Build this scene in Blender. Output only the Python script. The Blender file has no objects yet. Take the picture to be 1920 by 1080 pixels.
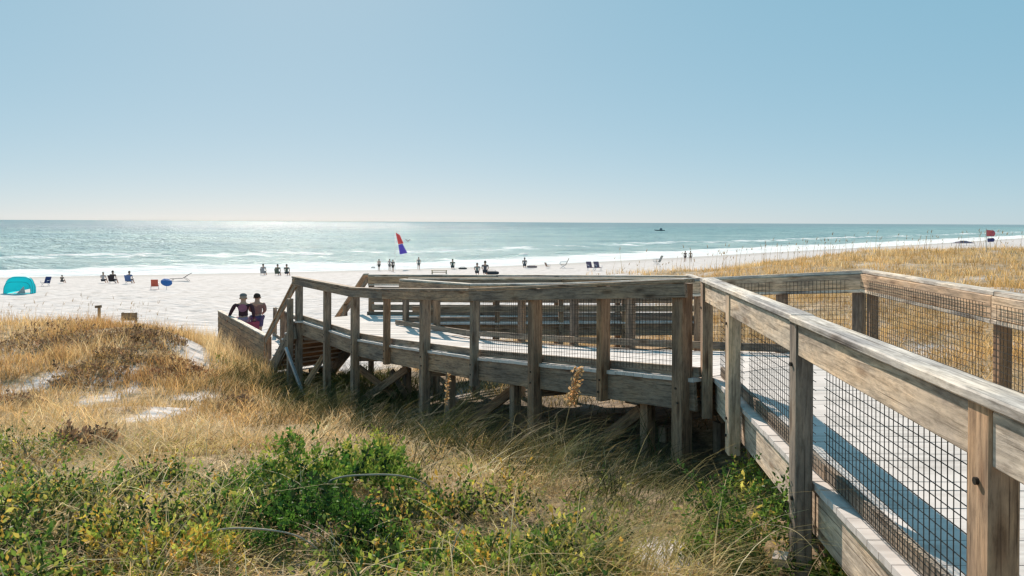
import bpy, math, random
import numpy as np
from mathutils import Vector, Matrix

R = math.radians
rng = np.random.default_rng(7)
random.seed(7)
S = bpy.context.scene
COL = S.collection

# ------------------------------------------------------------------ camera
E = 7.5                      # eye height above the sea
F = 1493.0                   # focal length in pixels of a 1920 wide frame (28 mm lens)
cam = bpy.data.cameras.new('camera')
cam_o = bpy.data.objects.new('camera', cam); COL.objects.link(cam_o)
cam.lens = 28.0; cam.sensor_width = 36.0
cam.shift_y = -123.5 / 1920
cam.clip_start = 0.05; cam.clip_end = 80000
cam_o.matrix_world = Matrix.Translation((0, 0, E)) @ Matrix.Rotation(R(90), 4, 'X') @ Matrix.Rotation(R(0.27), 4, 'Z')
S.camera = cam_o
S.render.resolution_x, S.render.resolution_y = 1024, 576

# ------------------------------------------------------------------ light
SUN_AZ, SUN_EL = R(-15.5), R(33)
w = bpy.data.worlds.new('World'); S.world = w; w.use_nodes = True
nt = w.node_tree
sky = nt.nodes.new('ShaderNodeTexSky'); sky.sky_type = 'NISHITA'; sky.sun_disc = False
sky.sun_elevation = SUN_EL; sky.sun_rotation = SUN_AZ
sky.altitude = 0; sky.air_density = 0.5; sky.dust_density = 0.25; sky.ozone_density = 1.0
sg = nt.nodes.new('ShaderNodeGamma'); sg.inputs[1].default_value = 0.65          # softer contrast between zenith and horizon
stn = nt.nodes.new('ShaderNodeMix'); stn.data_type = 'RGBA'; stn.blend_type = 'MULTIPLY'; stn.inputs[0].default_value = 1
stn.inputs[7].default_value = (0.955, 0.668, 0.487, 1)
nt.links.new(sky.outputs[0], sg.inputs[0]); nt.links.new(sg.outputs[0], stn.inputs[6])
shz = nt.nodes.new('ShaderNodeMix'); shz.data_type = 'RGBA'; shz.blend_type = 'ADD'; shz.inputs[0].default_value = 1   # thin even haze over the whole sky
shz.inputs[7].default_value = (0.76, 2.72, 3.88, 1)
nt.links.new(stn.outputs[2], shz.inputs[6]); nt.links.new(shz.outputs[2], nt.nodes['Background'].inputs[0])
nt.nodes['Background'].inputs[1].default_value = 0.066
sl = bpy.data.lights.new('sun', 'SUN'); sl.energy = 3.4; sl.angle = R(0.53); sl.color = (1.0, 0.86, 0.72)
so = bpy.data.objects.new('sun', sl); COL.objects.link(so)
sun_dir = Vector((math.sin(SUN_AZ) * math.cos(SUN_EL), math.cos(SUN_AZ) * math.cos(SUN_EL), math.sin(SUN_EL)))
so.rotation_euler = sun_dir.to_track_quat('Z', 'Y').to_euler(); so.location = (0, 0, 40)
S.view_settings.view_transform = 'Standard'; S.view_settings.look = 'None'
S.view_settings.exposure = 0.9; S.view_settings.gamma = 1
S.cycles.filter_width = 1.4
S.cycles.sample_clamp_indirect = 6.0
S.cycles.max_bounces = 8; S.cycles.transparent_max_bounces = 8

# ------------------------------------------------------------------ helpers
def tag(o, label=None, cat=None, group=None, kind=None):
    if label: o['label'] = label
    if cat: o['category'] = cat
    if group: o['group'] = group
    if kind: o['kind'] = kind
    return o

def empty(name, loc=(0, 0, 0), rz=0.0):
    o = bpy.data.objects.new(name, None); COL.objects.link(o)
    o.location = loc; o.rotation_euler = (0, 0, rz); o.empty_display_size = 0.2
    return o

def link(name, me, mat=None, parent=None, smooth=False):
    o = bpy.data.objects.new(name, me); COL.objects.link(o)
    if mat is not None and not me.materials: me.materials.append(mat)
    if parent is not None: o.parent = parent
    if smooth:
        me.polygons.foreach_set('use_smooth', np.ones(len(me.polygons), bool))
    return o

def np_mesh(name, verts, quads=None, tris=None, attrs=None):
    me = bpy.data.meshes.new(name)
    verts = np.asarray(verts, np.float32)
    q = np.zeros((0, 4), np.int32) if quads is None else np.asarray(quads, np.int32).reshape(-1, 4)
    t = np.zeros((0, 3), np.int32) if tris is None else np.asarray(tris, np.int32).reshape(-1, 3)
    me.vertices.add(len(verts)); me.vertices.foreach_set('co', verts.ravel())
    me.loops.add(q.size + t.size)
    me.loops.foreach_set('vertex_index', np.concatenate([q.ravel(), t.ravel()]))
    me.polygons.add(len(q) + len(t))
    ls = np.concatenate([np.arange(len(q)) * 4, q.size + np.arange(len(t)) * 3]).astype(np.int32)
    me.polygons.foreach_set('loop_start', ls)
    for k, v in (attrs or {}).items():
        v = np.asarray(v, np.float32)
        if v.ndim == 1:
            a = me.attributes.new(k, 'FLOAT', 'POINT'); a.data.foreach_set('value', v)
        else:
            a = me.attributes.new(k, 'FLOAT_VECTOR', 'POINT'); a.data.foreach_set('vector', v.ravel())
    me.update(calc_edges=True); me.validate()
    return me

# ------------------------------------------------------------------ materials
def mat(name):
    m = bpy.data.materials.new(name); m.use_nodes = True
    nt = m.node_tree
    b = nt.nodes['Principled BSDF']
    return m, nt, b

def node(nt, t, **kw):
    n = nt.nodes.new(t)
    for k, v in kw.items(): setattr(n, k, v)
    return n

def ramp(nt, stops):
    n = nt.nodes.new('ShaderNodeValToRGB')
    cr = n.color_ramp
    while len(cr.elements) < len(stops): cr.elements.new(0.5)
    for e, (p, c) in zip(cr.elements, stops):
        e.position = p; e.color = (c[0], c[1], c[2], 1) if len(c) == 3 else c
    return n

def mixc(nt, mode='MIX', fac=0.5):
    n = nt.nodes.new('ShaderNodeMix'); n.data_type = 'RGBA'; n.blend_type = mode
    n.inputs[0].default_value = fac
    return n      # inputs 6, 7 ; output 2

def wood_material():
    m, nt, b = mat('weathered_wood')
    L = nt.links.new
    at = node(nt, 'ShaderNodeAttribute', attribute_name='gco')
    tn = node(nt, 'ShaderNodeAttribute', attribute_name='tone')
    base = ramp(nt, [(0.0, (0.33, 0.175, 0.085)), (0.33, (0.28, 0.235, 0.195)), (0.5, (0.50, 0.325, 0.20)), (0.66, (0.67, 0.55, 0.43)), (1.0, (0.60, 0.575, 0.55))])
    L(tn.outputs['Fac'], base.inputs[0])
    mp = node(nt, 'ShaderNodeVectorMath', operation='MULTIPLY'); mp.inputs[1].default_value = (2.0, 30, 30)
    L(at.outputs['Vector'], mp.inputs[0])
    n1 = node(nt, 'ShaderNodeTexNoise'); n1.inputs['Scale'].default_value = 1; n1.inputs['Detail'].default_value = 6
    n1.inputs['Roughness'].default_value = 0.62; n1.inputs['Distortion'].default_value = 1.1
    L(mp.outputs[0], n1.inputs['Vector'])
    r1 = ramp(nt, [(0.28, (0.42, 0.39, 0.36)), (0.50, (0.94, 0.93, 0.91)), (0.72, (1.28, 1.28, 1.28))])
    L(n1.outputs['Fac'], r1.inputs[0])
    mp2 = node(nt, 'ShaderNodeVectorMath', operation='MULTIPLY'); mp2.inputs[1].default_value = (1.6, 6, 6)
    L(at.outputs['Vector'], mp2.inputs[0])
    n2 = node(nt, 'ShaderNodeTexNoise'); n2.inputs['Scale'].default_value = 1; n2.inputs['Detail'].default_value = 3
    L(mp2.outputs[0], n2.inputs['Vector'])
    r2 = ramp(nt, [(0.3, (0.52, 0.53, 0.57)), (0.5, (0.98, 0.97, 0.95)), (0.7, (1.30, 1.18, 1.02))])
    L(n2.outputs['Fac'], r2.inputs[0])
    mp3 = node(nt, 'ShaderNodeVectorMath', operation='MULTIPLY'); mp3.inputs[1].default_value = (2.1, 8.5, 8.5)
    L(at.outputs['Vector'], mp3.inputs[0])
    vo = node(nt, 'ShaderNodeTexVoronoi'); vo.inputs['Scale'].default_value = 1
    L(mp3.outputs[0], vo.inputs['Vector'])
    r3 = ramp(nt, [(0.07, (0.22, 0.16, 0.12)), (0.16, (0.60, 0.51, 0.44)), (0.28, (1, 1, 1))])
    L(vo.outputs['Distance'], r3.inputs[0])
    a = mixc(nt, 'MULTIPLY', 1); L(base.outputs[0], a.inputs[6]); L(r1.outputs[0], a.inputs[7])
    mp4 = node(nt, 'ShaderNodeVectorMath', operation='MULTIPLY'); mp4.inputs[1].default_value = (0.9, 55, 55)
    L(at.outputs['Vector'], mp4.inputs[0])
    n4 = node(nt, 'ShaderNodeTexNoise'); n4.inputs['Scale'].default_value = 1; n4.inputs['Detail'].default_value = 2; n4.inputs['Distortion'].default_value = 0.3
    L(mp4.outputs[0], n4.inputs['Vector'])
    r4 = ramp(nt, [(0.30, (0.28, 0.25, 0.23)), (0.37, (1, 1, 1))]); L(n4.outputs['Fac'], r4.inputs[0])
    a4 = mixc(nt, 'MULTIPLY', 1); L(a.outputs[2], a4.inputs[6]); L(r4.outputs[0], a4.inputs[7])
    c = mixc(nt, 'MULTIPLY', 1); L(a4.outputs[2], c.inputs[6]); L(r2.outputs[0], c.inputs[7])
    n5 = node(nt, 'ShaderNodeTexNoise'); n5.inputs['Scale'].default_value = 26; n5.inputs['Detail'].default_value = 5; n5.inputs['Roughness'].default_value = 0.7
    mp5 = node(nt, 'ShaderNodeVectorMath', operation='MULTIPLY'); mp5.inputs[1].default_value = (0.45, 1.6, 1.6); L(at.outputs['Vector'], mp5.inputs[0]); L(mp5.outputs[0], n5.inputs['Vector'])
    r5 = ramp(nt, [(0.35, (0.62, 0.60, 0.58)), (0.5, (1, 1, 1)), (0.68, (1.22, 1.2, 1.18))]); L(n5.outputs['Fac'], r5.inputs[0])
    c5 = mixc(nt, 'MULTIPLY', 0.8); L(c.outputs[2], c5.inputs[6]); L(r5.outputs[0], c5.inputs[7])
    d = mixc(nt, 'MULTIPLY', 0.8); L(c5.outputs[2], d.inputs[6]); L(r3.outputs[0], d.inputs[7])
    L(d.outputs[2], b.inputs['Base Color'])
    b.inputs['Roughness'].default_value = 0.82
    bp = node(nt, 'ShaderNodeBump'); bp.inputs['Strength'].default_value = 0.6; bp.inputs['Distance'].default_value = 0.006
    L(n1.outputs['Fac'], bp.inputs['Height']); L(bp.outputs[0], b.inputs['Normal'])
    return m

def deck_material():
    m, nt, b = mat('sandy_deck_planks')
    L = nt.links.new
    at = node(nt, 'ShaderNodeAttribute', attribute_name='gco')
    tc = node(nt, 'ShaderNodeNewGeometry')
    mp = node(nt, 'ShaderNodeVectorMath', operation='MULTIPLY'); mp.inputs[1].default_value = (1.3, 22, 22)
    L(at.outputs['Vector'], mp.inputs[0])
    n1 = node(nt, 'ShaderNodeTexNoise'); n1.inputs['Scale'].default_value = 1; n1.inputs['Detail'].default_value = 5
    L(mp.outputs[0], n1.inputs['Vector'])
    r1 = ramp(nt, [(0.3, (0.46, 0.42, 0.395)), (0.5, (0.58, 0.54, 0.51)), (0.7, (0.68, 0.64, 0.61))])
    L(n1.outputs['Fac'], r1.inputs[0])
    n2 = node(nt, 'ShaderNodeTexNoise'); n2.inputs['Scale'].default_value = 2.2; n2.inputs['Detail'].default_value = 6
    L(tc.outputs['Position'], n2.inputs['Vector'])
    r2 = ramp(nt, [(0.42, (0, 0, 0)), (0.62, (1, 1, 1))])
    L(n2.outputs['Fac'], r2.inputs[0])
    a = mixc(nt, 'MIX'); L(r2.outputs[0], a.inputs[0]); L(r1.outputs[0], a.inputs[6]); a.inputs[7].default_value = (0.68, 0.63, 0.60, 1)
    L(a.outputs[2], b.inputs['Base Color']); b.inputs['Roughness'].default_value = 0.9
    bp = node(nt, 'ShaderNodeBump'); bp.inputs['Strength'].default_value = 0.3; bp.inputs['Distance'].default_value = 0.004
    L(n1.outputs['Fac'], bp.inputs['Height']); L(bp.outputs[0], b.inputs['Normal'])
    return m

def plain(name, col, rough=0.7, metal=0.0, var=0.12, scale=8.0):
    m, nt, b = mat(name)
    tc = node(nt, 'ShaderNodeTexCoord')
    n = node(nt, 'ShaderNodeTexNoise'); n.inputs['Scale'].default_value = scale; n.inputs['Detail'].default_value = 4
    nt.links.new(tc.outputs['Object'], n.inputs['Vector'])
    r = ramp(nt, [(0.3, tuple(c * (1 - var) for c in col)), (0.7, tuple(min(1, c * (1 + var)) for c in col))])
    nt.links.new(n.outputs['Fac'], r.inputs[0]); nt.links.new(r.outputs[0], b.inputs['Base Color'])
    b.inputs['Roughness'].default_value = rough; b.inputs['Metallic'].default_value = metal
    return m

def plant_material(name, trans=0.45, gloss=0.06, rough=0.5):
    m, nt, b = mat(name)
    L = nt.links.new
    at = node(nt, 'ShaderNodeAttribute', attribute_name='col')
    df = node(nt, 'ShaderNodeBsdfDiffuse'); tr = node(nt, 'ShaderNodeBsdfTranslucent')
    gl = node(nt, 'ShaderNodeBsdfGlossy'); gl.inputs['Roughness'].default_value = rough
    L(at.outputs['Color'], df.inputs['Color']); L(at.outputs['Color'], tr.inputs['Color'])
    mx = node(nt, 'ShaderNodeMixShader'); mx.inputs[0].default_value = trans
    L(df.outputs[0], mx.inputs[1]); L(tr.outputs[0], mx.inputs[2])
    m2 = node(nt, 'ShaderNodeMixShader'); m2.inputs[0].default_value = gloss
    L(mx.outputs[0], m2.inputs[1]); L(gl.outputs[0], m2.inputs[2])
    out = nt.nodes['Material Output']; L(m2.outputs[0], out.inputs['Surface'])
    nt.nodes.remove(b)
    return m

def sand_material():
    m, nt, b = mat('sand_and_litter')
    L = nt.links.new
    g = node(nt, 'ShaderNodeNewGeometry')
    veg = node(nt, 'ShaderNodeAttribute', attribute_name='veg')
    wet = node(nt, 'ShaderNodeAttribute', attribute_name='wet')
    n1 = node(nt, 'ShaderNodeTexNoise'); n1.inputs['Scale'].default_value = 1.3; n1.inputs['Detail'].default_value = 8
    L(g.outputs['Position'], n1.inputs['Vector'])
    r1 = ramp(nt, [(0.3, (0.43, 0.39, 0.37)), (0.5, (0.555, 0.515, 0.50)), (0.72, (0.63, 0.59, 0.58))])
    L(n1.outputs['Fac'], r1.inputs[0])
    n2 = node(nt, 'ShaderNodeTexNoise'); n2.inputs['Scale'].default_value = 9; n2.inputs['Detail'].default_value = 8
    n2.inputs['Roughness'].default_value = 0.7
    L(g.outputs['Position'], n2.inputs['Vector'])
    r2 = ramp(nt, [(0.3, (0.10, 0.065, 0.035)), (0.48, (0.30, 0.20, 0.10)), (0.6, (0.46, 0.33, 0.19)), (0.75, (0.62, 0.54, 0.44))])
    L(n2.outputs['Fac'], r2.inputs[0])
    # litter factor = veg + fine noise, thresholded
    ad = node(nt, 'ShaderNodeMath', operation='MULTIPLY_ADD'); ad.inputs[1].default_value = 1.2; ad.inputs[2].default_value = -0.6
    L(n2.outputs['Fac'], ad.inputs[0])
    a2 = node(nt, 'ShaderNodeMath', operation='ADD'); L(ad.outputs[0], a2.inputs[0]); L(veg.outputs['Fac'], a2.inputs[1])
    rs = node(nt, 'ShaderNodeMapRange'); rs.inputs[1].default_value = 0.3; rs.inputs[2].default_value = 0.7
    L(a2.outputs[0], rs.inputs[0])
    mx = mixc(nt, 'MIX'); L(rs.outputs[0], mx.inputs[0]); L(r1.outputs[0], mx.inputs[6]); L(r2.outputs[0], mx.inputs[7])
    hu = node(nt, 'ShaderNodeAttribute', attribute_name='soil_shade')
    rh = ramp(nt, [(0.35, (0.035, 0.026, 0.017)), (0.55, (0.10, 0.072, 0.042)), (0.72, (0.30, 0.22, 0.13))]); L(n2.outputs['Fac'], rh.inputs[0])  # dark litter colour with the shade of the gaps painted in
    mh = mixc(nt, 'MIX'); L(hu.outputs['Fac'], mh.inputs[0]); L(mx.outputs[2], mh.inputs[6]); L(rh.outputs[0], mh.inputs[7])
    wd = mixc(nt, 'MIX'); L(wet.outputs['Fac'], wd.inputs[0]); L(mh.outputs[2], wd.inputs[6]); wd.inputs[7].default_value = (0.44, 0.41, 0.39, 1)
    L(wd.outputs[2], b.inputs['Base Color'])
    b.inputs['Roughness'].default_value = 0.95
    n3 = node(nt, 'ShaderNodeTexNoise'); n3.inputs['Scale'].default_value = 2.6; n3.inputs['Detail'].default_value = 6
    L(g.outputs['Position'], n3.inputs['Vector'])
    bp = node(nt, 'ShaderNodeBump'); bp.inputs['Strength'].default_value = 0.9; bp.inputs['Distance'].default_value = 0.16
    vf_ = node(nt, 'ShaderNodeTexVoronoi', feature='SMOOTH_F1'); vf_.inputs['Scale'].default_value = 1.7
    L(g.outputs['Position'], vf_.inputs['Vector'])
    hs_ = node(nt, 'ShaderNodeMath', operation='MULTIPLY_ADD'); hs_.inputs[1].default_value = 0.9; L(vf_.outputs['Distance'], hs_.inputs[0]); L(n3.outputs['Fac'], hs_.inputs[2])
    L(hs_.outputs[0], bp.inputs['Height']); L(bp.outputs[0], b.inputs['Normal'])
    return m

def sea_material():
    m, nt, b = mat('sea_water')
    L = nt.links.new
    g = node(nt, 'ShaderNodeNewGeometry')
    sd = node(nt, 'ShaderNodeAttribute', attribute_name='sd')
    # colour: turquoise shallows to blue green water, far tone lightened in place of haze
    mr = node(nt, 'ShaderNodeMapRange'); mr.inputs[1].default_value = 0; mr.inputs[2].default_value = 900
    L(sd.outputs['Fac'], mr.inputs[0])
    cr = ramp(nt, [(0.0, (0.40, 0.50, 0.49)), (0.08, (0.31, 0.445, 0.455)), (0.35, (0.24, 0.375, 0.40)), (1.0, (0.23, 0.325, 0.36))])
    L(mr.outputs[0], cr.inputs[0])
    ns = node(nt, 'ShaderNodeMapping'); ns.inputs['Scale'].default_value = (0.012, 0.03, 0.03); ns.inputs['Rotation'].default_value = (0, 0, R(-22))
    L(g.outputs['Position'], ns.inputs['Vector'])
    nb = node(nt, 'ShaderNodeTexNoise'); nb.inputs['Scale'].default_value = 1; nb.inputs['Detail'].default_value = 5
    L(ns.outputs[0], nb.inputs['Vector'])
    rb = ramp(nt, [(0.35, (0.78, 0.84, 0.86)), (0.65, (1.15, 1.12, 1.1))]); L(nb.outputs['Fac'], rb.inputs[0])
    c1 = mixc(nt, 'MULTIPLY', 1); L(cr.outputs[0], c1.inputs[6]); L(rb.outputs[0], c1.inputs[7])
    # waves
    wm = node(nt, 'ShaderNodeMapping'); wm.inputs['Scale'].default_value = (0.30, 0.75, 0.5); wm.inputs['Rotation'].default_value = (0, 0, R(-25))
    L(g.outputs['Position'], wm.inputs['Vector'])
    w1 = node(nt, 'ShaderNodeTexNoise'); w1.inputs['Scale'].default_value = 1; w1.inputs['Detail'].default_value = 5; w1.inputs['Roughness'].default_value = 0.6
    L(wm.outputs[0], w1.inputs['Vector'])
    bp = node(nt, 'ShaderNodeBump'); bp.inputs['Strength'].default_value = 1.0; bp.inputs['Distance'].default_value = 1.3
    wm2 = node(nt, 'ShaderNodeMapping'); wm2.inputs['Scale'].default_value = (0.045, 0.10, 0.1); wm2.inputs['Rotation'].default_value = (0, 0, R(-25))
    L(g.outputs['Position'], wm2.inputs['Vector'])
    w2 = node(nt, 'ShaderNodeTexNoise'); w2.inputs['Scale'].default_value = 1; w2.inputs['Detail'].default_value = 3
    L(wm2.outputs[0], w2.inputs['Vector'])
    wa = node(nt, 'ShaderNodeMath', operation='MULTIPLY_ADD'); wa.inputs[1].default_value = 1.5
    L(w2.outputs['Fac'], wa.inputs[0]); L(w1.outputs['Fac'], wa.inputs[2])
    L(wa.outputs[0], bp.inputs['Height'])
    # foam where the waves break: on the shore, on a bar further out
    fm = node(nt, 'ShaderNodeMapping'); fm.inputs['Scale'].default_value = (0.05, 0.16, 0.1); fm.inputs['Rotation'].default_value = (0, 0, R(-28))
    L(g.outputs['Position'], fm.inputs['Vector'])
    fn = node(nt, 'ShaderNodeTexNoise'); fn.inputs['Scale'].default_value = 1; fn.inputs['Detail'].default_value = 7; fn.inputs['Roughness'].default_value = 0.6
    L(fm.outputs[0], fn.inputs['Vector'])
    dd = ramp(nt, [(0.0, (0.95,) * 3), (0.12, (0.78,) * 3), (0.19, (0.42,) * 3), (0.25, (0.14,) * 3), (0.30, (0.16,) * 3), (0.40, (0.40,) * 3), (0.46, (0.45,) * 3), (0.53, (0.2,) * 3), (0.7, (0.06,) * 3), (1, (0.0,) * 3)])
    m2 = node(nt, 'ShaderNodeMapRange'); m2.inputs[1].default_value = -6; m2.inputs[2].default_value = 160
    L(sd.outputs['Fac'], m2.inputs[0]); L(m2.outputs[0], dd.inputs[0])
    sm = node(nt, 'ShaderNodeMath', operation='ADD'); L(dd.outputs[0], sm.inputs[0]); L(fn.outputs['Fac'], sm.inputs[1])
    fr = node(nt, 'ShaderNodeMapRange'); fr.inputs[1].default_value = 0.90; fr.inputs[2].default_value = 1.02
    L(sm.outputs[0], fr.inputs[0])
    c2 = mixc(nt, 'MIX'); L(fr.outputs[0], c2.inputs[0]); L(c1.outputs[2], c2.inputs[6]); c2.inputs[7].default_value = (0.88, 0.88, 0.87, 1)
    rr = node(nt, 'ShaderNodeMapRange'); rr.inputs[3].default_value = 0.14; rr.inputs[4].default_value = 0.9
    L(fr.outputs[0], rr.inputs[0])
    df = node(nt, 'ShaderNodeBsdfDiffuse'); gl = node(nt, 'ShaderNodeBsdfGlossy')
    L(c2.outputs[2], df.inputs['Color']); L(rr.outputs[0], gl.inputs['Roughness'])
    L(bp.outputs[0], df.inputs['Normal']); L(bp.outputs[0], gl.inputs['Normal'])
    ms = node(nt, 'ShaderNodeMixShader'); L(df.outputs[0], ms.inputs[1]); L(gl.outputs[0], ms.inputs[2])
    gf = node(nt, 'ShaderNodeMapRange'); gf.inputs[3].default_value = 0.09; gf.inputs[4].default_value = 0.0
    L(fr.outputs[0], gf.inputs[0]); L(gf.outputs[0], ms.inputs[0])
    L(ms.outputs[0], nt.nodes['Material Output'].inputs['Surface']); nt.nodes.remove(b)
    return m

M_WOOD = wood_material(); M_DECK = deck_material(); M_SAND = sand_material(); M_SEA = sea_material()
M_WIRE = plain('dark_wire', (0.05, 0.045, 0.04), 0.5, 0.6)
M_GRASS = plant_material('dry_grass', 0.5, 0.012)
M_LEAF = plant_material('leaf', 0.42, 0.02, 0.45)
M_STEM = plant_material('stem', 0.0, 0.03)
M_GALV = plain('galvanised_steel', (0.45, 0.50, 0.55), 0.45, 0.7)

# ------------------------------------------------------------------ shoreline and ground heights
_kx = np.array([-1500, -600, -220, -120, -66.6, -27.9, 0, 26, 79.5, 132, 400, 1500.])
_ky = np.array([-420, -110, 40, 82, 103.7, 117, 133, 161, 220, 272, 570, 1780.])
_tx = np.arange(-1500, 1501, 4.0)
_ty = np.interp(_tx, _kx, _ky)
for _ in range(3):
    _p = np.pad(_ty, 5, mode='reflect', reflect_type='odd'); _ty = np.convolve(_p, np.ones(11) / 11, 'valid')
_ts = np.gradient(_ty, _tx)
def shore(X, Y):
    """metres inland from the water line (negative out at sea)"""
    X = np.clip(X, -1500, 1500)
    return (np.interp(X, _tx, _ty) - Y) / np.sqrt(1 + np.interp(X, _tx, _ts) ** 2)
def beach_z(s):
    return np.where(s < 50, 0.038 * s, 1.9 + 0.028 * (s - 50)).clip(-6, 4.6)

_cp = np.array([  # X, Y, metres below the eye
    (0, -6, 1.6), (-8, -6, 1.6), (8, -6, 1.6), (0, 0, 1.62), (-4, 0, 1.7), (4, 0, 1.75), (-10, 0, 1.8), (10, 0, 1.7),
    (0, 4, 1.93), (-3, 4, 1.92), (3, 4, 2.0), (-3, 7, 2.25), (0, 7, 2.38), (1.6, 8, 2.55), (-1.3, 12.3, 3.25), (-3.4, 16, 3.75),
    (-6.3, 20.5, 4.15), (-8.2, 24, 4.32), (-9.5, 27.5, 4.35), (-9.8, 25.5, 4.02), (-7.2, 21, 4.1), (-5.2, 14, 3.35), (-10, 14, 3.45), (-14, 14, 3.45), (-20, 14, 3.4),
    (-8.6, 19.5, 3.42), (-12, 20, 3.36), (-18, 20, 3.34), (-9.6, 22.5, 3.22), (-13, 23, 3.18), (-17, 23, 3.16), (-23, 23, 3.15), (-13, 27, 3.7), (-18, 27, 3.7), (-24, 27, 3.7), (-9, 17, 3.58), (-14, 17, 3.5), (-19, 17, 3.45), (-5, 10, 2.75),
    (-10, 10, 2.65), (-14, 31, 4.45), (-20, 32, 4.45), (-30, 33, 4.5), (-8, 34, 4.75), (-12, 36, 4.85), (-22, 38, 4.95),
    (8, 6, 1.95), (6, 9, 2.05), (6, 12, 2.2), (12, 14, 2.05), (7, 18, 2.65), (12, 25, 2.3), (20, 30, 2.1), (16, 40, 2.25), (10, 45, 2.75),
    (25, 58, 2.1), (18, 50, 2.4), (38, 60, 1.95), (60, 66, 2.0), (20, 20, 2.0), (35, 40, 2.0), (60, 40, 1.9), (24, 68, 4.3), (42, 74, 3.6), (66, 84, 4.0),
    (11, 57, 4.2), (4, 46, 3.1), (4, 54, 4.6), (0, 18, 3.35), (3, 15, 2.85), (5, 26, 3.1), (2, 10, 2.55), (4.6, 8.5, 2.15), (-3, 24, 4.1), (-3, 30, 4.5), (4, 35, 3.7), (-4, 38, 4.9)])
_zs = [(x, y) for x in (-60, -30, 0, 30) for y in (66, 90, 120) if not (x == 30 and y == 66)] + [(-60, 45), (-45, 52), (-50, 20), (-60, -10), (80, 120), (-15, 50), (10, 75), (-40, 40)]
_cx = np.concatenate([_cp[:, 0], [p[0] for p in _zs]]); _cy = np.concatenate([_cp[:, 1], [p[1] for p in _zs]])
_res = np.concatenate([E - _cp[:, 2] - beach_z(shore(_cp[:, 0], _cp[:, 1])), np.zeros(len(_zs))])
def _phi(d): return np.sqrt(d * d + 1.0)
_A = _phi(np.hypot(_cx[:, None] - _cx, _cy[:, None] - _cy))
_n = len(_cx)
_K = np.zeros((_n + 1, _n + 1)); _K[:_n, :_n] = _A + np.eye(_n) * -0.02; _K[:_n, _n] = 1; _K[_n, :_n] = 1
_wt = np.linalg.solve(_K, np.append(_res, 0))
def _smooth(a, b, x):
    t = np.clip((x - a) / (b - a), 0, 1); return t * t * (3 - 2 * t)
def vnoise(X, Y, seed=0):
    """smooth value noise, -1..1"""
    r = np.random.default_rng(seed).random((64, 64)) * 2 - 1
    xi = np.floor(X).astype(int); yi = np.floor(Y).astype(int); fx = X - xi; fy = Y - yi
    fx = fx * fx * (3 - 2 * fx); fy = fy * fy * (3 - 2 * fy)
    g = lambda a, b: r[a % 64, b % 64]
    return (g(xi, yi) * (1 - fx) + g(xi + 1, yi) * fx) * (1 - fy) + (g(xi, yi + 1) * (1 - fx) + g(xi + 1, yi + 1) * fx) * fy
def ground(X, Y):
    X = np.atleast_1d(np.asarray(X, float)); Y = np.atleast_1d(np.asarray(Y, float))
    out = np.empty(X.shape)
    xf, yf, of = X.ravel(), Y.ravel(), out.ravel()
    for i in range(0, len(xf), 20000):
        x, y = xf[i:i + 20000], yf[i:i + 20000]
        d = np.hypot(x[:, None] - _cx, y[:, None] - _cy)
        r = _phi(d) @ _wt[:_n] + _wt[_n]
        fade = 1 - _smooth(70, 130, np.hypot(x - 10, y - 30))
        s = shore(x, y)
        land = _smooth(15, 60, s)
        b = (0.10 * vnoise(x * 0.45, y * 0.45, 1) + 0.05 * vnoise(x * 1.1, y * 1.1, 2)) * land
        of[i:i + 20000] = beach_z(s) + r * fade + b * np.where(np.hypot(x, y) < 110, 1, 0.3) + 0.03 * vnoise(x * 0.6, y * 0.6, 5) * _smooth(4, 12, s)
    return of.reshape(X.shape)
def gz(x, y): return float(ground(x, y)[0])

def ray(x, y, Y):
    """point of the scene seen at pixel (x, y) of the 1920x1080 photograph at distance Y"""
    u = x - 960; v = y - (416.5 + u * 0.0047)
    return Vector((u / F * Y, Y, E - v / F * Y))
_YS = np.concatenate([np.arange(2.2, 30, 0.04), np.arange(30, 420, 0.25)])
def onground(x, y):
    u = x - 960; v = y - (416.5 + u * 0.0047)
    g = ground(u / F * _YS, _YS); z = E - v / F * _YS
    i = int(np.argmax(z <= g)); Y = _YS[i] if z[i] <= g[i] else _YS[-1]
    return Vector((u / F * Y, Y, gz(u / F * Y, Y)))

# ------------------------------------------------------------------ where plants cover the sand
def seg_dist(X, Y, a, b):
    a = np.array(a, float); b = np.array(b, float); d = b - a; L2 = d @ d
    t = np.clip(((X - a[0]) * d[0] + (Y - a[1]) * d[1]) / L2, 0, 1)
    return np.hypot(X - a[0] - t * d[0], Y - a[1] - t * d[1])
SAND_PX = [(385, 665, 62, 56), (400, 695, 40, 30), (310, 770, 42, 30), (250, 690, 26, 30), (235, 735, 22, 18), (95, 705, 34, 30), (190, 715, 16, 14),
           (370, 745, 50, 10), (140, 765, 40, 10), (1262, 1052, 75, 34), (870, 740, 40, 12), (330, 640, 30, 14),
           (1760, 545, 90, 9), (1880, 545, 90, 14), (1760, 652, 60, 6), (1900, 650, 40, 8)]
SAND_W = []
for (x, y, rx, ry) in SAND_PX:
    c = onground(x, y); t = onground(x, y - ry); bb = onground(x, y + ry)
    SAND_W.append((c.x, c.y, rx * .85 / F * c.y, max(0.2, min(1.3, (t.y - bb.y) / 2))))
A0 = (1.70, 7.85); A1 = (-4.9, 18.0)
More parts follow.
